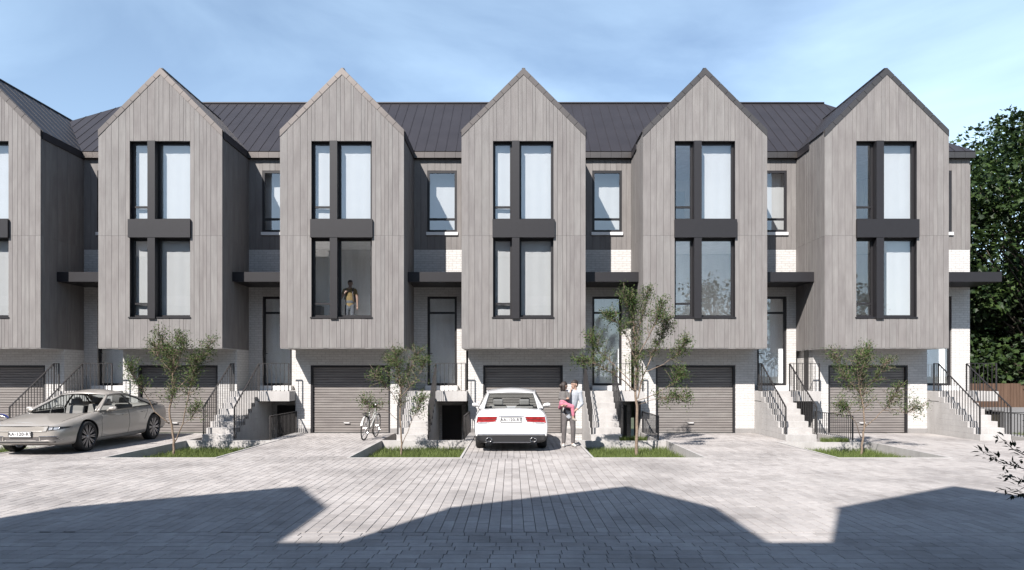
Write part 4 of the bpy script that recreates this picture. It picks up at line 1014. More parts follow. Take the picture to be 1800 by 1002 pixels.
def head(c, look, mi, s=1.0):
    """skull, jaw, nose, chin, ears; c = centre of the head, look = facing direction"""
    c = Vector(c); f = Vector(look).normalized(); r = f.cross(Vector((0,0,1))).normalized(); u = Vector((0,0,1))
    k = [(c + u*0.035*s - f*0.012*s, 0.080*s, c + u*0.03*s + f*0.014*s, 0.076*s, (1,1), mi),
         (c - u*0.01*s + f*0.030*s, 0.060*s, c - u*0.075*s + f*0.048*s, 0.034*s, (1,1), mi),
         (c + u*0.008*s + f*0.082*s, 0.010*s, c - u*0.022*s + f*0.100*s, 0.0125*s, (1,1), mi),
         (c - u*0.052*s + f*0.078*s, 0.012*s, c - u*0.053*s + f*0.080*s, 0.012*s, (1,1), mi),
         (c - u*0.10*s - f*0.012*s, 0.050*s, c - u*0.04*s - f*0.01*s, 0.052*s, (1,1), mi)]
    for q in (-1, 1): k.append((c + r*q*0.078*s + u*0.012*s - f*0.004*s, 0.014*s, c + r*q*0.08*s - u*0.02*s, 0.011*s, (1,1), mi))
    return k
def face_bits(parent, c, look, s=1.0):
    c = Vector(c); f = Vector(look).normalized(); r = f.cross(Vector((0,0,1))).normalized(); u = Vector((0,0,1)); mb = MB()
    for q in (-1, 1):
        p = c + r*q*0.032*s + u*0.010*s + f*0.084*s
        mb.tube([p - r*0.013*s, p, p + r*0.013*s], [0.003*s, 0.0075*s, 0.003*s], 6)
        e = p + u*0.021*s; mb.tube([e - r*0.018*s, e + u*0.004*s + f*0.002*s, e + r*0.018*s], 0.004*s, 5)
    mb.build('eyes', M['eye'], None).parent = parent
    lp = simple_lip(); mb = MB(); p = c - u*0.052*s + f*0.089*s
    mb.tube([p - r*0.024*s - f*0.004*s, p, p + r*0.024*s - f*0.004*s], [0.003*s, 0.0065*s, 0.003*s], 6); mb.build('mouth', lp, None).parent = parent
_lip = []
def simple_lip():
    if not _lip: _lip.append(simple('lips', (0.36, 0.15, 0.13), 0.5))
    return _lip[0]
def hair_cap(parent, c, look, s=1.0, length=0.0, bun=False):
    c = Vector(c); f = Vector(look).normalized(); u = Vector((0,0,1)); r = f.cross(u).normalized()
    pr = [(c + u*0.052*s - f*0.020*s, 0.085*s, c + u*0.055*s + f*0.012*s, 0.076*s, (1,1), 0), (c + u*0.02*s - f*0.045*s, 0.066*s, c - u*0.02*s - f*0.045*s, 0.056*s, (1,1), 0)]
    if length:
        for q in (-1, 0, 1): pr.append((c + u*0.02*s - f*0.05*s + r*q*0.045*s, 0.055*s, c - u*(0.06 + length)*s - f*0.055*s + r*q*0.05*s, 0.040*s, (1,1), 0))
    if bun: pr.append((c - f*0.11*s + u*0.03*s, 0.05*s, c - f*0.12*s + u*0.02*s, 0.05*s, (1,1), 0))
    return figure('hair', parent, pr, [M['hair']], 0.009)
# --- man on the drive, holding a child
man = thing('person', (1.435, 17.42, 0), 'man in pale blue shirt and dark trousers holding a child beside the white car', 'person')
SK, SH, TR, SO = 0, 1, 2, 3
hc = (0.155, -0.02, 1.575); lk = (-0.80, -0.60, -0.02)
prm = head(hc, lk, SK) + [
 ((0.14, 0.0, 1.40), 0.056, (0.15, -0.01, 1.50), 0.052, (1,1), SK),                                    # neck
 ((0.125, 0.0, 1.43), 0.066, (0.14, 0.0, 1.44), 0.062, (1,1), SH),                                      # collar
 ((0.055, 0.01, 0.98), 0.150, (0.10, 0.0, 1.17), 0.150, (1.0, 0.68), SH), ((0.10, 0.0, 1.17), 0.150, (0.13, 0.0, 1.33), 0.168, (1.0, 0.64), SH),
 ((-0.045, 0.0, 1.385), 0.066, (0.30, 0.0, 1.385), 0.066, (1, 1), SH),                                  # shoulders
 ((0.02, 0.01, 0.885), 0.155, (0.045, 0.01, 0.95), 0.152, (1.0, 0.70), SH),                             # shirt tail
 ((0.005, 0.02, 0.80), 0.148, (0.015, 0.02, 0.86), 0.150, (1.0, 0.70), TR),
 ((-0.085, 0.02, 0.82), 0.090, (-0.105, 0.0, 0.47), 0.066, (1, 1), TR), ((-0.105, 0.0, 0.47), 0.066, (-0.115, 0.03, 0.12), 0.052, (1, 1), TR),
 ((0.095, 0.02, 0.82), 0.090, (0.125, 0.0, 0.47), 0.066, (1, 1), TR), ((0.125, 0.0, 0.47), 0.066, (0.125, 0.03, 0.12), 0.052, (1, 1), TR),
 ((-0.115, 0.03, 0.09), 0.042, (-0.115, 0.03, 0.15), 0.044, (1, 1), SK), ((0.125, 0.03, 0.09), 0.042, (0.125, 0.03, 0.15), 0.044, (1, 1), SK),
 ((-0.115, 0.05, 0.045), 0.045, (-0.135, -0.13, 0.035), 0.036, (1, 1), SO), ((0.125, 0.05, 0.045), 0.045, (0.165, -0.13, 0.035), 0.036, (1, 1), SO),
 # right arm (picture left): round the child's seat
 ((-0.045, 0.0, 1.37), 0.062, (-0.17, -0.02, 1.14), 0.052, (1, 1), SH), ((-0.17, -0.02, 1.14), 0.050, (-0.19, -0.20, 1.06), 0.043, (1, 1), SH), ((-0.19, -0.20, 1.06), 0.034, (-0.175, -0.26, 1.055), 0.028, (1, 1), SK),
 # left arm: bent, hand at the child's shin
 ((0.295, 0.0, 1.37), 0.062, (0.345, -0.01, 1.10), 0.052, (1, 1), SH), ((0.345, -0.01, 1.10), 0.050, (0.225, -0.18, 0.99), 0.042, (1, 1), SH), ((0.225, -0.18, 0.99), 0.033, (0.185, -0.225, 0.955), 0.027, (1, 1), SK)]
prm += hand((-0.175, -0.26, 1.055), (0.9, -0.15, 0.05), (0, 0.5, 1), SK) + hand((0.185, -0.225, 0.955), (-0.75, -0.25, -0.45), (-0.3, 0.9, 0.1), SK)
figure('body', man, prm, [M['skin'], M['bluecloth'], M['greycloth'], M['shoe']], 0.0075)
hair_cap(man, hc, lk); face_bits(man, hc, lk)
# --- child on his arm
kid = thing('person', (1.435, 17.42, 0), 'small child in grey jacket and pink trousers carried on a man\'s arm', 'person')
kc = (-0.105, -0.10, 1.545); kl = (0.86, 0.45, 0.02)
prm = head(kc, kl, SK, 0.86) + [
 ((-0.115, -0.12, 1.40), 0.040, (-0.11, -0.11, 1.48), 0.038, (1,1), SK),
 ((-0.14, -0.17, 1.14), 0.105, (-0.125, -0.14, 1.34), 0.092, (1.0, 0.85), SH), ((-0.20, -0.13, 1.375), 0.045, (-0.045, -0.13, 1.375), 0.045, (1,1), SH),
 ((-0.15, -0.19, 1.11), 0.098, (-0.11, -0.20, 1.085), 0.085, (1,1), TR),
 ((-0.11, -0.22, 1.085), 0.070, (0.085, -0.235, 1.03), 0.056, (1,1), TR), ((0.085, -0.235, 1.03), 0.053, (0.105, -0.245, 0.82), 0.040, (1,1), TR),
 ((0.105, -0.245, 0.80), 0.030, (0.107, -0.245, 0.75), 0.029, (1,1), SK), ((0.105, -0.235, 0.72), 0.034, (0.165, -0.30, 0.695), 0.028, (1,1), SO),
 ((-0.17, -0.20, 1.08), 0.066, (-0.215, -0.05, 1.00), 0.05, (1,1), TR),
 ((-0.05, -0.15, 1.36), 0.046, (0.0, -0.20, 1.24), 0.038, (1,1), SH), ((0.0, -0.20, 1.24), 0.037, (0.035, -0.14, 1.37), 0.030, (1,1), SH), ((0.035, -0.14, 1.37), 0.024, (0.045, -0.125, 1.42), 0.022, (1,1), SK),
 ((-0.20, -0.14, 1.36), 0.046, (-0.23, -0.17, 1.24), 0.040, (1,1), SH), ((-0.23, -0.17, 1.24), 0.038, (-0.09, -0.25, 1.22), 0.030, (1,1), SH), ((-0.09, -0.25, 1.22), 0.022, (-0.07, -0.25, 1.225), 0.02, (1,1), SK)]
prm += hand((0.045, -0.125, 1.42), (0.3, 0.2, 0.9), (0.8, 0.5, -0.1), SK, 0.6) + hand((-0.07, -0.25, 1.225), (0.9, 0.2, 0.15), (0, 1, 0), SK, 0.6)
figure('body', kid, prm, [M['skin'], M['jacket'], M['pink'], M['darkshoe']], 0.0065)
hair_cap(kid, kc, kl, 0.90, 0.035, True); face_bits(kid, kc, kl, 0.86)
# --- person inside the third house, rucksack straps over the shoulders
wx, wy, wz = -5.18, 21.8, 3.152
win = thing('person', (wx, wy, wz), 'person in mustard shirt with rucksack straps standing behind a lower front window', 'person')
hc = (0.02, 0.0, 1.66); lk = (0.55, -0.84, 0.0)
prm = head(hc, lk, SK) + [((0.0, 0.0, 1.47), 0.055, (0.015, 0, 1.58), 0.05, (1,1), SK),
 ((0.0, 0.0, 1.06), 0.148, (0.0, 0.0, 1.22), 0.150, (1.0, 0.66), SH), ((0.0, 0.0, 1.22), 0.15, (0.0, 0.0, 1.38), 0.170, (1.0, 0.62), SH), ((-0.17, 0, 1.445), 0.062, (0.17, 0, 1.445), 0.062, (1,1), SH),
 ((0.0, 0.01, 0.90), 0.150, (0, 0.01, 0.98), 0.145, (1.0, 0.70), TR), ((-0.085, 0.01, 0.90), 0.088, (-0.095, -0.01, 0.50), 0.064, (1,1), TR), ((-0.095, -0.01, 0.50), 0.064, (-0.10, 0.02, 0.13), 0.05, (1,1), TR),
 ((0.085, 0.01, 0.90), 0.088, (0.095, -0.01, 0.50), 0.064, (1,1), TR), ((0.095, -0.01, 0.50), 0.064, (0.10, 0.02, 0.13), 0.05, (1,1), TR),
 ((-0.10, 0.05, 0.05), 0.045, (-0.12, -0.12, 0.04), 0.036, (1,1), SO), ((0.10, 0.05, 0.05), 0.045, (0.13, -0.12, 0.04), 0.036, (1,1), SO),
 ((-0.18, 0, 1.44), 0.058, (-0.245, -0.02, 1.30), 0.05, (1,1), SH), ((-0.245, -0.02, 1.30), 0.046, (-0.28, -0.04, 1.17), 0.042, (1,1), SK), ((-0.28, -0.04, 1.17), 0.040, (-0.14, -0.15, 1.32), 0.029, (1,1), SK),
 ((0.18, 0, 1.44), 0.058, (0.235, 0.0, 1.29), 0.05, (1,1), SH), ((0.235, 0.0, 1.29), 0.046, (0.255, -0.01, 1.14), 0.042, (1,1), SK), ((0.255, -0.01, 1.14), 0.040, (0.265, -0.05, 0.90), 0.028, (1,1), SK)]
prm += hand((-0.14, -0.15, 1.32), (0.55, 0.1, 0.8), (0.3, 0.9, -0.2), SK) + hand((0.265, -0.05, 0.90), (0.05, -0.15, -1), (-1, 0, 0), SK)
figure('body', win, prm, [M['skin'], M['tan'], M['jeans'], M['shoe']], 0.0085)
hair_cap(win, hc, lk); face_bits(win, hc, lk)
for s in (-1, 1):
    MB().tube([(s*0.12, 0.09, 1.42), (s*0.125, 0.0, 1.512), (s*0.125, -0.10, 1.44), (s*0.125, -0.125, 1.30), (s*0.15, -0.09, 1.12)], 0.020, 6).build('rucksack_strap', M['greycloth'], None).parent = win
MB().box(-0.16, 0.16, 0.11, 0.27, 1.05, 1.50).build('rucksack', M['greycloth'], None).parent = win

win.scale = (0.95, 0.95, 0.95)
# ------------------------------------------------------------------ bicycles
M['bikewhite'] = simple('white_bike_enamel', (0.55, 0.55, 0.53), 0.3, coat=0.4)
M['bikeblue'] = simple('blue_bike_enamel', (0.02, 0.06, 0.42), 0.3, coat=0.4)
M['saddle'] = simple('saddle_leather', (0.05, 0.035, 0.028), 0.6)
def bicycle(label, frame, loc, rot, tilt, steer):
    root = thing('bicycle', (0, 0, 0), label, 'bicycle')
    r = 0.335; wb = 1.08                                  # rear axle at y=0, front axle at y=wb
    def wheel_b(y, turn):
        w = MB().tube([(0, y + r*math.cos(a), r + r*math.sin(a)) for a in [2*math.pi*t/36 for t in range(36)]], 0.017, 8, closed=True)
        o = w.build('wheel', M['tyre'], root, smooth=True)
        MB().tube([(0, y + (r-0.024)*math.cos(a), r + (r-0.024)*math.sin(a)) for a in [2*math.pi*t/36 for t in range(36)]], 0.009, 6, closed=True).build('rim', M['chrome'], o)
        sp = MB()
        for k in range(20): a = 2*math.pi*k/20; sp.bar((0.02*(-1)**k, y, r), (0, y + (r-0.03)*math.cos(a), r + (r-0.03)*math.sin(a)), 0.003, 0.003)
        sp.tube([(-0.045, y, r), (0.045, y, r)], 0.016, 8); sp.build('spokes', M['chrome'], o)
    wheel_b(0, 0); wheel_b(wb, steer)
    bb = (0, 0.44, 0.28); st = (0, 0.27, 0.78); hd0 = (0, 0.86, 0.84); hd1 = (0, 0.91, 0.66)
    f = MB(); f.tube([bb, st], 0.016, 8); f.tube([bb, hd1], 0.019, 8); f.tube([(0, 0.36, 0.52), (0, 0.60, 0.58), hd0], 0.017, 8); f.tube([hd0, hd1], 0.021, 8)
    for s in (-1, 1):
        f.tube([(s*0.03, 0.44, 0.28), (s*0.055, 0, r)], 0.009, 6); f.tube([(s*0.02, 0.28, 0.74), (s*0.055, 0, r)], 0.008, 6)
        f.tube([(s*0.045, 0.90, 0.65), (s*0.05, 0.97, 0.48), (s*0.05, wb, r)], 0.011, 6)
    f.build('frame', frame, root, smooth=True)
    for y, a0, a1 in ((0, 20, 165), (wb, 40, 150)):
        rr = r + 0.03; m = MB(); pts = [R(a0 + (a1-a0)*t/16) for t in range(17)]
        for a, b in zip(pts, pts[1:]): m.bar((0, y + rr*math.cos(a), r + rr*math.sin(a)), (0, y + rr*math.cos(b), r + rr*math.sin(b)), 0.048, 0.004, side=(1,0,0))
        m.build('mudguard', frame, root)
    s_ = MB(); s_.tube([st, (0, 0.25, 0.88)], 0.012, 8); s_.build('seat_post', M['chrome'], root)
    s_ = MB(); ring = []
    for y, w, z, t in ((0.12, 0.06, 0.90, 0.02), (0.16, 0.095, 0.915, 0.028), (0.24, 0.085, 0.905, 0.026), (0.32, 0.035, 0.90, 0.02), (0.40, 0.022, 0.895, 0.015)):
        ring.append([(w*math.cos(a), y, z + t*math.sin(a)) for a in [2*math.pi*k/10 for k in range(10)]])
    for a, b in zip(ring, ring[1:]): s_.add(a + b, [(k, (k+1) % 10, 10 + (k+1) % 10, 10 + k) for k in range(10)])
    s_.add(ring[0], [tuple(range(10))]); s_.add(ring[-1], [tuple(range(10))]); s_.build('saddle', M['saddle'], root, smooth=True, fix=True)
    h = MB(); h.tube([hd0, (0, 0.83, 0.98)], 0.013, 8); h.tube([(-0.27, 0.66, 1.02), (-0.25, 0.76, 1.04), (-0.12, 0.83, 1.0), (0, 0.84, 0.985), (0.12, 0.83, 1.0), (0.25, 0.76, 1.04), (0.27, 0.66, 1.02)], 0.011, 8); h.build('handlebar', M['chrome'], root, smooth=True)
    for s in (-1, 1): MB().tube([(s*0.27, 0.66, 1.02), (s*0.275, 0.56, 1.005)], 0.017, 8).build('grip', M['saddle'], root)
    c = MB().lathe([(0.06, 0.09), (0.064, 0.095), (0.068, 0.09)], 'x', (0, 0.44, 0.28), 20); c.bar((0.075, 0.44, 0.28), (0.075, 0.52, 0.14), 0.012, 0.02); c.box(0.075, 0.165, 0.49, 0.56, 0.125, 0.15); c.bar((-0.075, 0.44, 0.28), (-0.075, 0.36, 0.42), 0.012, 0.02); c.box(-0.165, -0.075, 0.32, 0.39, 0.405, 0.43)
    c.build('crank', M['brake'], root)
    MB().tube([(-0.03, 0.30, 0.27), (-0.17, 0.24, 0.0)], 0.008, 6).build('kickstand', M['brake'], root)
    k = MB(); k.box(-0.07, 0.07, -0.20, 0.16, 0.735, 0.75); k.bar((0.06, -0.05, 0.735), (0.055, 0, r), 0.008, 0.008); k.bar((-0.06, -0.05, 0.735), (-0.055, 0, r), 0.008, 0.008); k.build('luggage_rack', M['brake'], root)
    root.location = loc; root.rotation_euler = (0, tilt, rot); return root
bicycle('white city bicycle standing before the third garage door', M['bikewhite'], (-4.15, 19.15, 0.0), R(-6), R(5), 0)
bk = bicycle('blue bicycle at the left edge behind the grey car', M['bikeblue'], (-15.95, 19.85, 0.0), R(-90), R(4), 0)

# ------------------------------------------------------------------ trees, shrubs, grass
def leaf_mat(name, lo, hi, trans=0.25):
    m, N, L, p = new_mat(name); g = N.new('ShaderNodeNewGeometry')
    r = ramp(N, [(0.0, lo), (0.6, tuple((a+b)/2 for a, b in zip(lo, hi))), (1.0, hi)]); L.new(g.outputs['Random Per Island'], r.inputs['Fac'])
    L.new(r.outputs['Color'], p.inputs['Base Color']); p.inputs['Roughness'].default_value = 0.5; p.inputs['Specular IOR Level'].default_value = 0.18
    t = N.new('ShaderNodeBsdfTranslucent'); L.new(r.outputs['Color'], t.inputs['Color'])
    mx = N.new('ShaderNodeMixShader'); mx.inputs[0].default_value = trans
    o = [n for n in N if n.type == 'OUTPUT_MATERIAL'][0]; L.new(p.outputs[0], mx.inputs[1]); L.new(t.outputs[0], mx.inputs[2]); L.new(mx.outputs[0], o.inputs['Surface'])
    return m
M['leaf'] = leaf_mat('young_tree_leaf', (0.020, 0.038, 0.014), (0.09, 0.135, 0.036))
M['bigleaf'] = leaf_mat('maple_leaf', (0.011, 0.024, 0.010), (0.045, 0.074, 0.02))
M['darkleaf'] = leaf_mat('shade_darkened_leaf', (0.006, 0.011, 0.005), (0.020, 0.030, 0.012))  # woodland shade put into the leaf colour, much darker than the maple
M['grass'] = leaf_mat('grass_blade', (0.06, 0.09, 0.025), (0.165, 0.205, 0.065), 0.3)
M['bark'] = simple('pale_bark', (0.26, 0.195, 0.145), 0.9, var=0.35, vscale=25, bmp=0.6, bscale=60)
M['darkbark'] = simple('dark_bark', (0.10, 0.08, 0.06), 0.9, var=0.35, vscale=12, bmp=0.6, bscale=40)
def leaf_shape(mb, c, d, n, l, w):
    """one folded pointed leaf, 4 triangles"""
    d = d.normalized(); s = d.cross(n)
    s = s.normalized() if s.length > 1e-4 else Vector((1,0,0)); n = s.cross(d)
    o = len(mb.v); m1 = c + d*l*0.42
    mb.v += [tuple(c), tuple(m1 + s*w/2 + n*w*0.18), tuple(c + d*l), tuple(m1 - s*w/2 + n*w*0.18), tuple(m1 - n*w*0.05)]
    mb.f += [(o, o+4, o+1), (o+1, o+4, o+2), (o+2, o+4, o+3), (o+3, o+4, o)]; mb.m += [0]*4
def maple_shape(mb, c, d, n, l):
    d = d.normalized(); s = d.cross(n)
    s = s.normalized() if s.length > 1e-4 else Vector((1,0,0)); n = s.cross(d); o = len(mb.v)
    pts = [(0,0), (0.38,0.05), (0.30,0.28), (0.60,0.45), (0.28,0.55), (0.0,1.0), (-0.28,0.55), (-0.60,0.45), (-0.30,0.28), (-0.38,0.05)]
    mb.v += [tuple(c + s*a*l + d*b*l + n*(abs(a)*0.22*l)) for a, b in pts] + [tuple(c + d*0.38*l)]
    mb.f += [(o+10, o+i, o+(i+1) % 10) for i in range(10)]; mb.m += [0]*10
def rvec(rng): 
    while True:
        v = Vector((rng.uniform(-1,1), rng.uniform(-1,1), rng.uniform(-1,1)))
        if 0.05 < v.length < 1: return v.normalized()
def young_tree(label, base, limbs, seed, r0, n_twig, leaf_l, leaves_per=(8, 15)):
    """limbs: list of polylines relative to base [(x,y,z)...]; twigs and leaf tufts grow from their outer part"""
    rng = random.Random(seed); b = Vector(base)
    root = thing('young_tree', base, label, 'tree', 'young trees in the planting beds')
    tr = MB(); br = MB(); lv = MB(); tips = []
    for li, (pts, ra, rb, bare) in enumerate(limbs):
        P = []; pts = [Vector(p) for p in pts]
        for a, c in zip(pts, pts[1:]):
            for k in range(4): P.append(a.lerp(c, k/4) + rvec(rng) * 0.010)
        P.append(pts[-1]); n = len(P)
        (tr if li == 0 else br).tube([b + p for p in P], [ra + (rb - ra) * k/(n-1) for k in range(n)], 7)
        L = sum((q - p).length for p, q in zip(P, P[1:]))
        for _ in range(max(2, int(n_twig * L))):
            t = bare + (1 - bare) * rng.random() ** 0.75; k = min(n-2, int(t*(n-1))); p = P[k].lerp(P[k+1], t*(n-1) - k)
            ax = (P[k+1] - P[k]).normalized(); d = (rvec(rng) + ax*0.6 + Vector((0,0,0.35))).normalized(); l = rng.uniform(0.12, 0.46) * (1.2 - 0.5*t)
            mid = p + d*l*0.5 + rvec(rng)*0.03; e = p + d*l + Vector((0,0,rng.uniform(-0.03, 0.05)))
            br.tube([b + p, b + mid, b + e], [0.0055, 0.004, 0.002], 4); tips.append((mid, e, d))
    for mid, e, d in tips:
        for _ in range(rng.randint(*leaves_per)):
            t = rng.random(); c = mid.lerp(e, t) + rvec(rng) * rng.random() * 0.14
            dd = (d*0.6 + rvec(rng)).normalized(); nn = (Vector((0,-0.3,1)) + rvec(rng)*0.8).normalized()
            leaf_shape(lv, b + c, dd, nn, leaf_l * rng.uniform(0.7, 1.25), leaf_l * rng.uniform(0.36, 0.5))
    t_ = tr.build('trunk', M['bark'], root, smooth=True); br.build('branches', M['bark'], root, smooth=True)
    cr = lv.build('crown', M['leaf'], root); return root
def limb(pts, ra, rb, bare): return (pts, ra, rb, bare)
TZ = BED_Z
S1 = 17.35 / 1200.0
def px(pts, bx, dep):
    """limb given in photo pixels around trunk foot bx, with a depth offset per point, as metres from the base"""
    return [((x - bx) * S1, d, 1.875 - (y - 656) * S1 - TZ) for (x, y), d in zip(pts, dep)]
def T(bx): return ((bx - 900) * S1, 17.35, TZ)
young_tree('slender forked young tree in the bed beside the grey car', T(305), [
  limb([(0,0,0)] + px([(306,775),(297,720),(303,690),(300,650),(292,615)], 305, [0,0,.05,.1,.1]), 0.034, 0.010, 0.45),
  limb(px([(306,780),(325,745),(335,700),(343,665),(352,625)], 305, [0,-.1,-.15,-.15,-.2]), 0.016, 0.006, 0.5),
  limb(px([(297,745),(275,722),(262,690),(248,665),(238,640)], 305, [0,-.1,-.2,-.3,-.3]), 0.015, 0.005, 0.45),
  limb(px([(303,690),(325,665),(345,630),(362,600)], 305, [0.05,.2,.3,.35]), 0.014, 0.005, 0.3),
  limb(px([(303,685),(290,650),(270,630),(255,605)], 305, [0.05,.25,.3,.4]), 0.013, 0.005, 0.3),
  limb(px([(300,650),(306,620),(316,592)], 305, [.1,0,-.1]), 0.010, 0.004, 0.1),
  limb(px([(300,660),(325,625),(330,595)], 305, [.1,-.2,-.3]), 0.010, 0.004, 0.15),
  limb(px([(325,745),(345,735),(358,715)], 305, [-.1,-.25,-.35]), 0.007, 0.003, 0.4),
  limb(px([(298,640),(280,612),(275,585)], 305, [.1,.2,.1]), 0.009, 0.004, 0.1)], 21, 0.03, 50, 0.054)
young_tree('thin young tree left of the white car, by the stairs', T(705), [
  limb([(0,0,0)] + px([(706,780),(703,735),(704,690),(700,650),(693,620)], 705, [0,0,.05,.1,.1]), 0.026, 0.008, 0.45),
  limb(px([(707,782),(720,752),(732,725),(745,700)], 705, [0,-.1,-.2,-.3]), 0.010, 0.004, 0.55),
  limb(px([(704,690),(715,660),(725,635),(733,618)], 705, [.05,.2,.25,.3]), 0.011, 0.004, 0.2),
  limb(px([(703,715),(690,690),(675,672),(664,655)], 705, [0,-.15,-.25,-.3]), 0.011, 0.004, 0.35),
  limb(px([(702,680),(690,650),(680,625)], 705, [.05,.2,.25]), 0.010, 0.004, 0.1),
  limb(px([(703,700),(722,680),(742,655),(748,635)], 705, [0,-.2,-.25,-.3]), 0.010, 0.004, 0.3),
  limb(px([(700,740),(685,722),(660,712),(645,705)], 705, [0,-.2,-.3,-.35]), 0.007, 0.003, 0.45)], 33, 0.028, 46, 0.052)
young_tree('tallest young tree, spreading, right of the man', T(1119), [
  limb([(0,0,0)] + px([(1119,770),(1120,720),(1117,690),(1119,650),(1118,600),(1112,550),(1108,520)], 1119, [0,0,0,.05,.1,.1,.1]), 0.045, 0.010, 0.45),
  limb(px([(1121,700),(1133,660),(1150,625),(1170,590),(1180,560)], 1119, [0,.15,.3,.35,.4]), 0.020, 0.006, 0.45),
  limb(px([(1117,690),(1095,668),(1070,655),(1045,640),(1012,635)], 1119, [0,-.15,-.3,-.35,-.4]), 0.017, 0.005, 0.4),
  limb(px([(1119,640),(1105,600),(1085,570),(1065,555)], 1119, [.05,-.1,-.2,-.25]), 0.017, 0.005, 0.35),
  limb(px([(1119,630),(1140,590),(1155,560),(1160,535)], 1119, [.05,-.1,-.2,-.2]), 0.016, 0.005, 0.3),
  limb(px([(1118,600),(1130,560),(1138,530),(1140,510)], 1119, [.1,.2,.2,.2]), 0.013, 0.004, 0.2),
  limb(px([(1133,655),(1165,640),(1190,620),(1202,602)], 1119, [.1,-.15,-.25,-.3]), 0.012, 0.004, 0.4),
  limb(px([(1121,705),(1150,692),(1180,672),(1190,655)], 1119, [0,-.25,-.35,-.4]), 0.010, 0.004, 0.5),
  limb(px([(1110,672),(1080,640),(1055,615),(1040,590)], 1119, [0,.2,.3,.3]), 0.012, 0.004, 0.35),
  limb(px([(1113,560),(1100,535),(1095,515)], 1119, [.1,-.05,-.1]), 0.009, 0.004, 0.1),
  limb(px([(1121,712),(1140,703),(1160,698),(1200,697)], 1119, [0,-.3,-.4,-.5]), 0.008, 0.003, 0.55)], 45, 0.04, 54, 0.056)
young_tree('low young tree before the last garage', T(1514), [
  limb([(0,0,0)] + px([(1516,775),(1520,745),(1518,715),(1514,690),(1520,650),(1526,625)], 1514, [0,0,0,.05,.1,.1]), 0.030, 0.008, 0.45),
  limb(px([(1519,752),(1535,735),(1555,710),(1570,680)], 1514, [0,-.1,-.2,-.3]), 0.013, 0.004, 0.5),
  limb(px([(1514,770),(1500,745),(1485,725),(1468,712)], 1514, [0,-.15,-.25,-.3]), 0.011, 0.004, 0.6),
  limb(px([(1516,695),(1495,665),(1480,640),(1472,622)], 1514, [.05,.15,.2,.25]), 0.013, 0.004, 0.25),
  limb(px([(1518,690),(1540,660),(1552,635)], 1514, [.05,-.1,-.2]), 0.012, 0.004, 0.2),
  limb(px([(1515,700),(1500,655),(1502,625)], 1514, [.05,-.2,-.2]), 0.010, 0.004, 0.2),
  limb(px([(1520,665),(1535,630),(1532,612)], 1514, [.1,.2,.2]), 0.009, 0.004, 0.1),
  limb(px([(1550,715),(1580,725),(1600,712)], 1514, [-.2,-.3,-.35]), 0.007, 0.003, 0.4),
  limb(px([(1514,690),(1490,680),(1470,660)], 1514, [.05,-.15,-.25]), 0.009, 0.003, 0.3)], 57, 0.03, 48, 0.052)
# grass in the beds
def blades(mb, x0, x1, y0, y1, z, n, rng, h=(0.07, 0.18), w=0.009):
    for _ in range(n):
        x, y = rng.uniform(x0, x1), rng.uniform(y0, y1); a = rng.uniform(0, 6.28); hh = rng.uniform(*h); s = Vector((math.cos(a), math.sin(a), 0)); l = Vector((rng.uniform(-1,1), rng.uniform(-1,1), 0)) * hh * 0.45
        p = Vector((x, y, z)); o = len(mb.v); q = p + l*0.35 + Vector((0,0,hh*0.6)); t = p + l + Vector((0,0,hh))
        mb.v += [tuple(p - s*w/2), tuple(p + s*w/2), tuple(q + s*w*0.35), tuple(q - s*w*0.35), tuple(t)]
        mb.f += [(o, o+1, o+2, o+3), (o+3, o+2, o+4)]; mb.m += [0, 0]
gr_ = random.Random(3)
for k in range(5):
    mb = MB(); yb = Y_BED if k != 4 else 18.6
    blades(mb, GL[k] - 0.35, GR[k] + 0.32, Y_ROAD + 0.1, yb - 0.12, BED_Z, 9500, gr_)
    if k >= 3:
        blades(mb, GL[k] + 0.80, GL[k] + 1.55, yb - 0.10, yb + 0.05, 0.0, 900, gr_, (0.05, 0.16))
    tag(mb.build('grass', M['grass']), 'short green grass in a planting bed', 'grass', kind='stuff')
mb = MB(); blades(mb, 15.4, 19.5, 17.0, 21.25, -0.03, 9000, gr_, (0.05, 0.13)); tag(mb.build('grass', M['grass']), 'grass strip below the low grey wall at right', 'grass', kind='stuff')

# ------------------------------------------------------------------ right edge: low wall, board fence, big trees, shrub
tag(MB().box(15.30, 40, 21.22, 21.42, -1.2, 0.66).box(15.30, 40, 21.20, 23.55, 0.661, 0.70).build('low_wall', concrete_mat('grey_retaining_concrete', (0.17, 0.168, 0.17))), 'low grey retaining wall with pale top beyond the last stairs', 'wall')
fe = thing('board_fence', (15.2, 23.7, 0.69), 'brown board fence standing on the low wall at right', 'fence')
fr_ = random.Random(8); x = 15.2; fm = MB().box(0.004, 0.104, -0.012, 0.012, 0, 0.83).mesh('plank', M['fencewood'])
while x < 26: link('plank', fm, fe, (x - 15.2, fr_.uniform(-0.003, 0.003), fr_.uniform(-0.004, 0.004))); x += 0.110
fl_ = MB().box(15.2, 26, 23.715, 23.75, 0.80, 0.86).box(15.2, 26, 23.715, 23.75, 1.35, 1.41).build('fence_rail', M['fencewood'], fe)
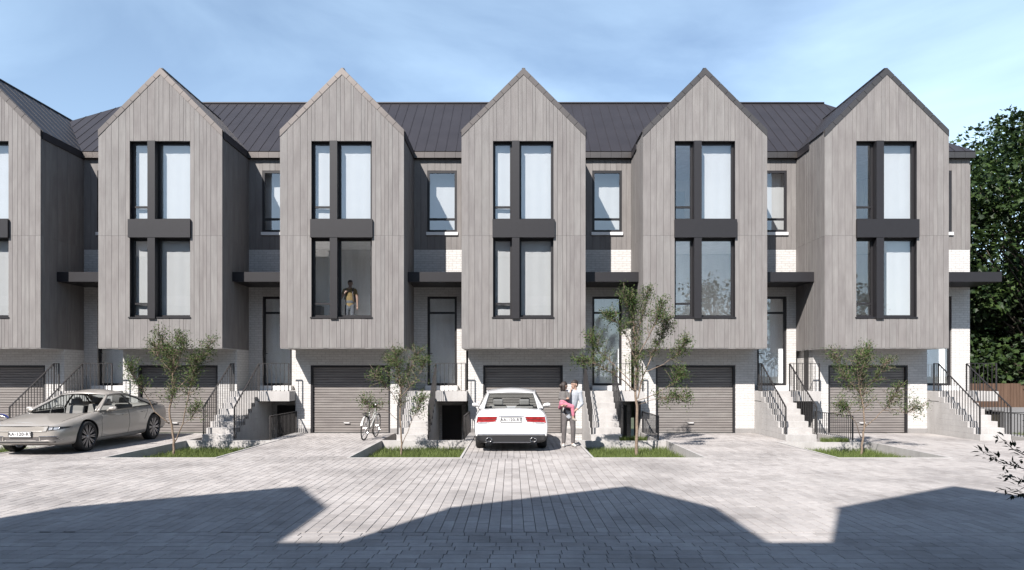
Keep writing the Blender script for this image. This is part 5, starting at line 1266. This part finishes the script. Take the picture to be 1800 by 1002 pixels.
def big_tree(name, label, base, h, rad, n, seed, mat, lsize, low=0.12, group=None):
    rng = random.Random(seed); b = Vector(base); root = thing(name, base, label, 'tree', group)
    tr = MB(); top = b + Vector((rng.uniform(-.4,.4), 0, h*0.72))
    tr.tube([b, b.lerp(top, 0.3) + rvec(rng)*0.12, b.lerp(top, 0.65) + rvec(rng)*0.2, top], [0.26, 0.2, 0.13, 0.05], 9)
    tr.build('trunk', M['darkbark'], root, smooth=True)
    br = MB(); lv = MB(); clumps = []
    for k in range(70):
        z = h * (low + (0.97 - low) * rng.random()); f = (z/h - low) / (1 - low); rr = rad * (0.55 + 0.75 * math.sin(math.pi * min(1, 0.18 + f*0.80))) * rng.uniform(0.45, 1.0) * 0.8
        a = rng.uniform(0, 2*math.pi); c = b + Vector((math.cos(a)*rr, math.sin(a)*rr, z)); st = b.lerp(top, max(0.08, min(0.95, z/h*1.1 - 0.18)))
        br.tube([st, st.lerp(c, 0.5) + rvec(rng)*0.2, c], [0.05, 0.03, 0.010], 5); clumps.append((c, rng.uniform(0.55, 1.05) * rad / 3.2))
    per = n // len(clumps)
    for c, r in clumps:
        for _ in range(per):
            v = rvec(rng); p = c + Vector((v.x, v.y, v.z*0.8)) * r * rng.random() ** 0.45 * 1.25
            d = (v + rvec(rng)*0.8 + Vector((0,0,-0.35))).normalized(); nn = (Vector((0,-0.25,1)) + rvec(rng)*0.75).normalized()
            maple_shape(lv, p, d, nn, lsize * rng.uniform(0.6, 1.2))
    br.build('branches', M['darkbark'], root, smooth=True); lv.build('crown', mat, root); return root
big_tree('maple_tree', 'big dark green maple tree beside the end house', (19.9, 26.0, 0.6), 11.2, 3.9, 24000, 71, M['bigleaf'], 0.19, 0.12)
big_tree('maple_tree', 'darker maple tree further back at the right edge', (22.5, 30.5, 0.6), 12.5, 5.0, 14000, 72, M['bigleaf'], 0.24, 0.05)
big_tree('hedge_tree', 'low dense shade-darkened tree behind the brown fence', (17.6, 29.5, 0.6), 6.0, 3.6, 9000, 73, M['darkleaf'], 0.22, 0.04)
big_tree('hedge_tree', 'tree with shade-darkened leaves behind the brown fence under the maple', (21.2, 27.2, 0.6), 5.0, 2.9, 7000, 74, M['darkleaf'], 0.2, 0.04)
big_tree('maple_tree', 'maple tree across the road, mirrored in the panes at right', (13.5, -3.5, 0.0), 8.0, 3.0, 4000, 75, M['bigleaf'], 0.22, 0.2)
big_tree('maple_tree', 'farther maple tree across the road, mirrored in the right hand panes', (21.5, -5.0, 0.0), 8.5, 3.4, 4000, 76, M['bigleaf'], 0.22, 0.2)
# shrub branch reaching in at the right, standing in the shade across the road
def shrub(base, seed):
    rng = random.Random(seed); b = Vector(base); root = thing('shrub', base, 'dark leafy shrub branch reaching in from the right edge', 'shrub')
    st = MB(); lv = MB()
    ends = [(-1.05, 0.15, 0.98), (-0.95, -0.1, 0.72), (-0.78, 0.1, 0.50), (-0.90, 0.05, 1.16), (-0.35, 0.3, 1.35), (0.3, 0.2, 1.4), (0.5, -0.3, 1.1), (0.1, -0.4, 1.3), (0.6, 0.4, 0.8)]
    for e in ends:
        e = Vector(e); m = e * 0.5 + Vector((0.1, 0, 0.22)); P = [Vector((0,0,0)), m*0.55, m, e*0.8 + Vector((0,0,0.06)), e]
        st.tube([b + p for p in P], [0.014, 0.011, 0.008, 0.005, 0.002], 5)
        for _ in range(38):
            t = rng.uniform(0.55, 1.0); k = P[2].lerp(P[3], (t-0.5)/0.3) if t < 0.8 else P[3].lerp(P[4], (t-0.8)/0.2)
            d = ((e - m).normalized()*0.7 + rvec(rng)*Vector((1,1,0.5)).length*0.55).normalized()
            leaf_shape(lv, b + k + rvec(rng)*0.05, d, (Vector((0,0,1)) + rvec(rng)*0.5).normalized(), rng.uniform(0.06, 0.105), rng.uniform(0.026, 0.04))
    st.build('stems', M['darkbark'], root, smooth=True); lv.build('leaves', M['darkleaf'], root)
shrub((6.55, 7.9, 0.0), 91)
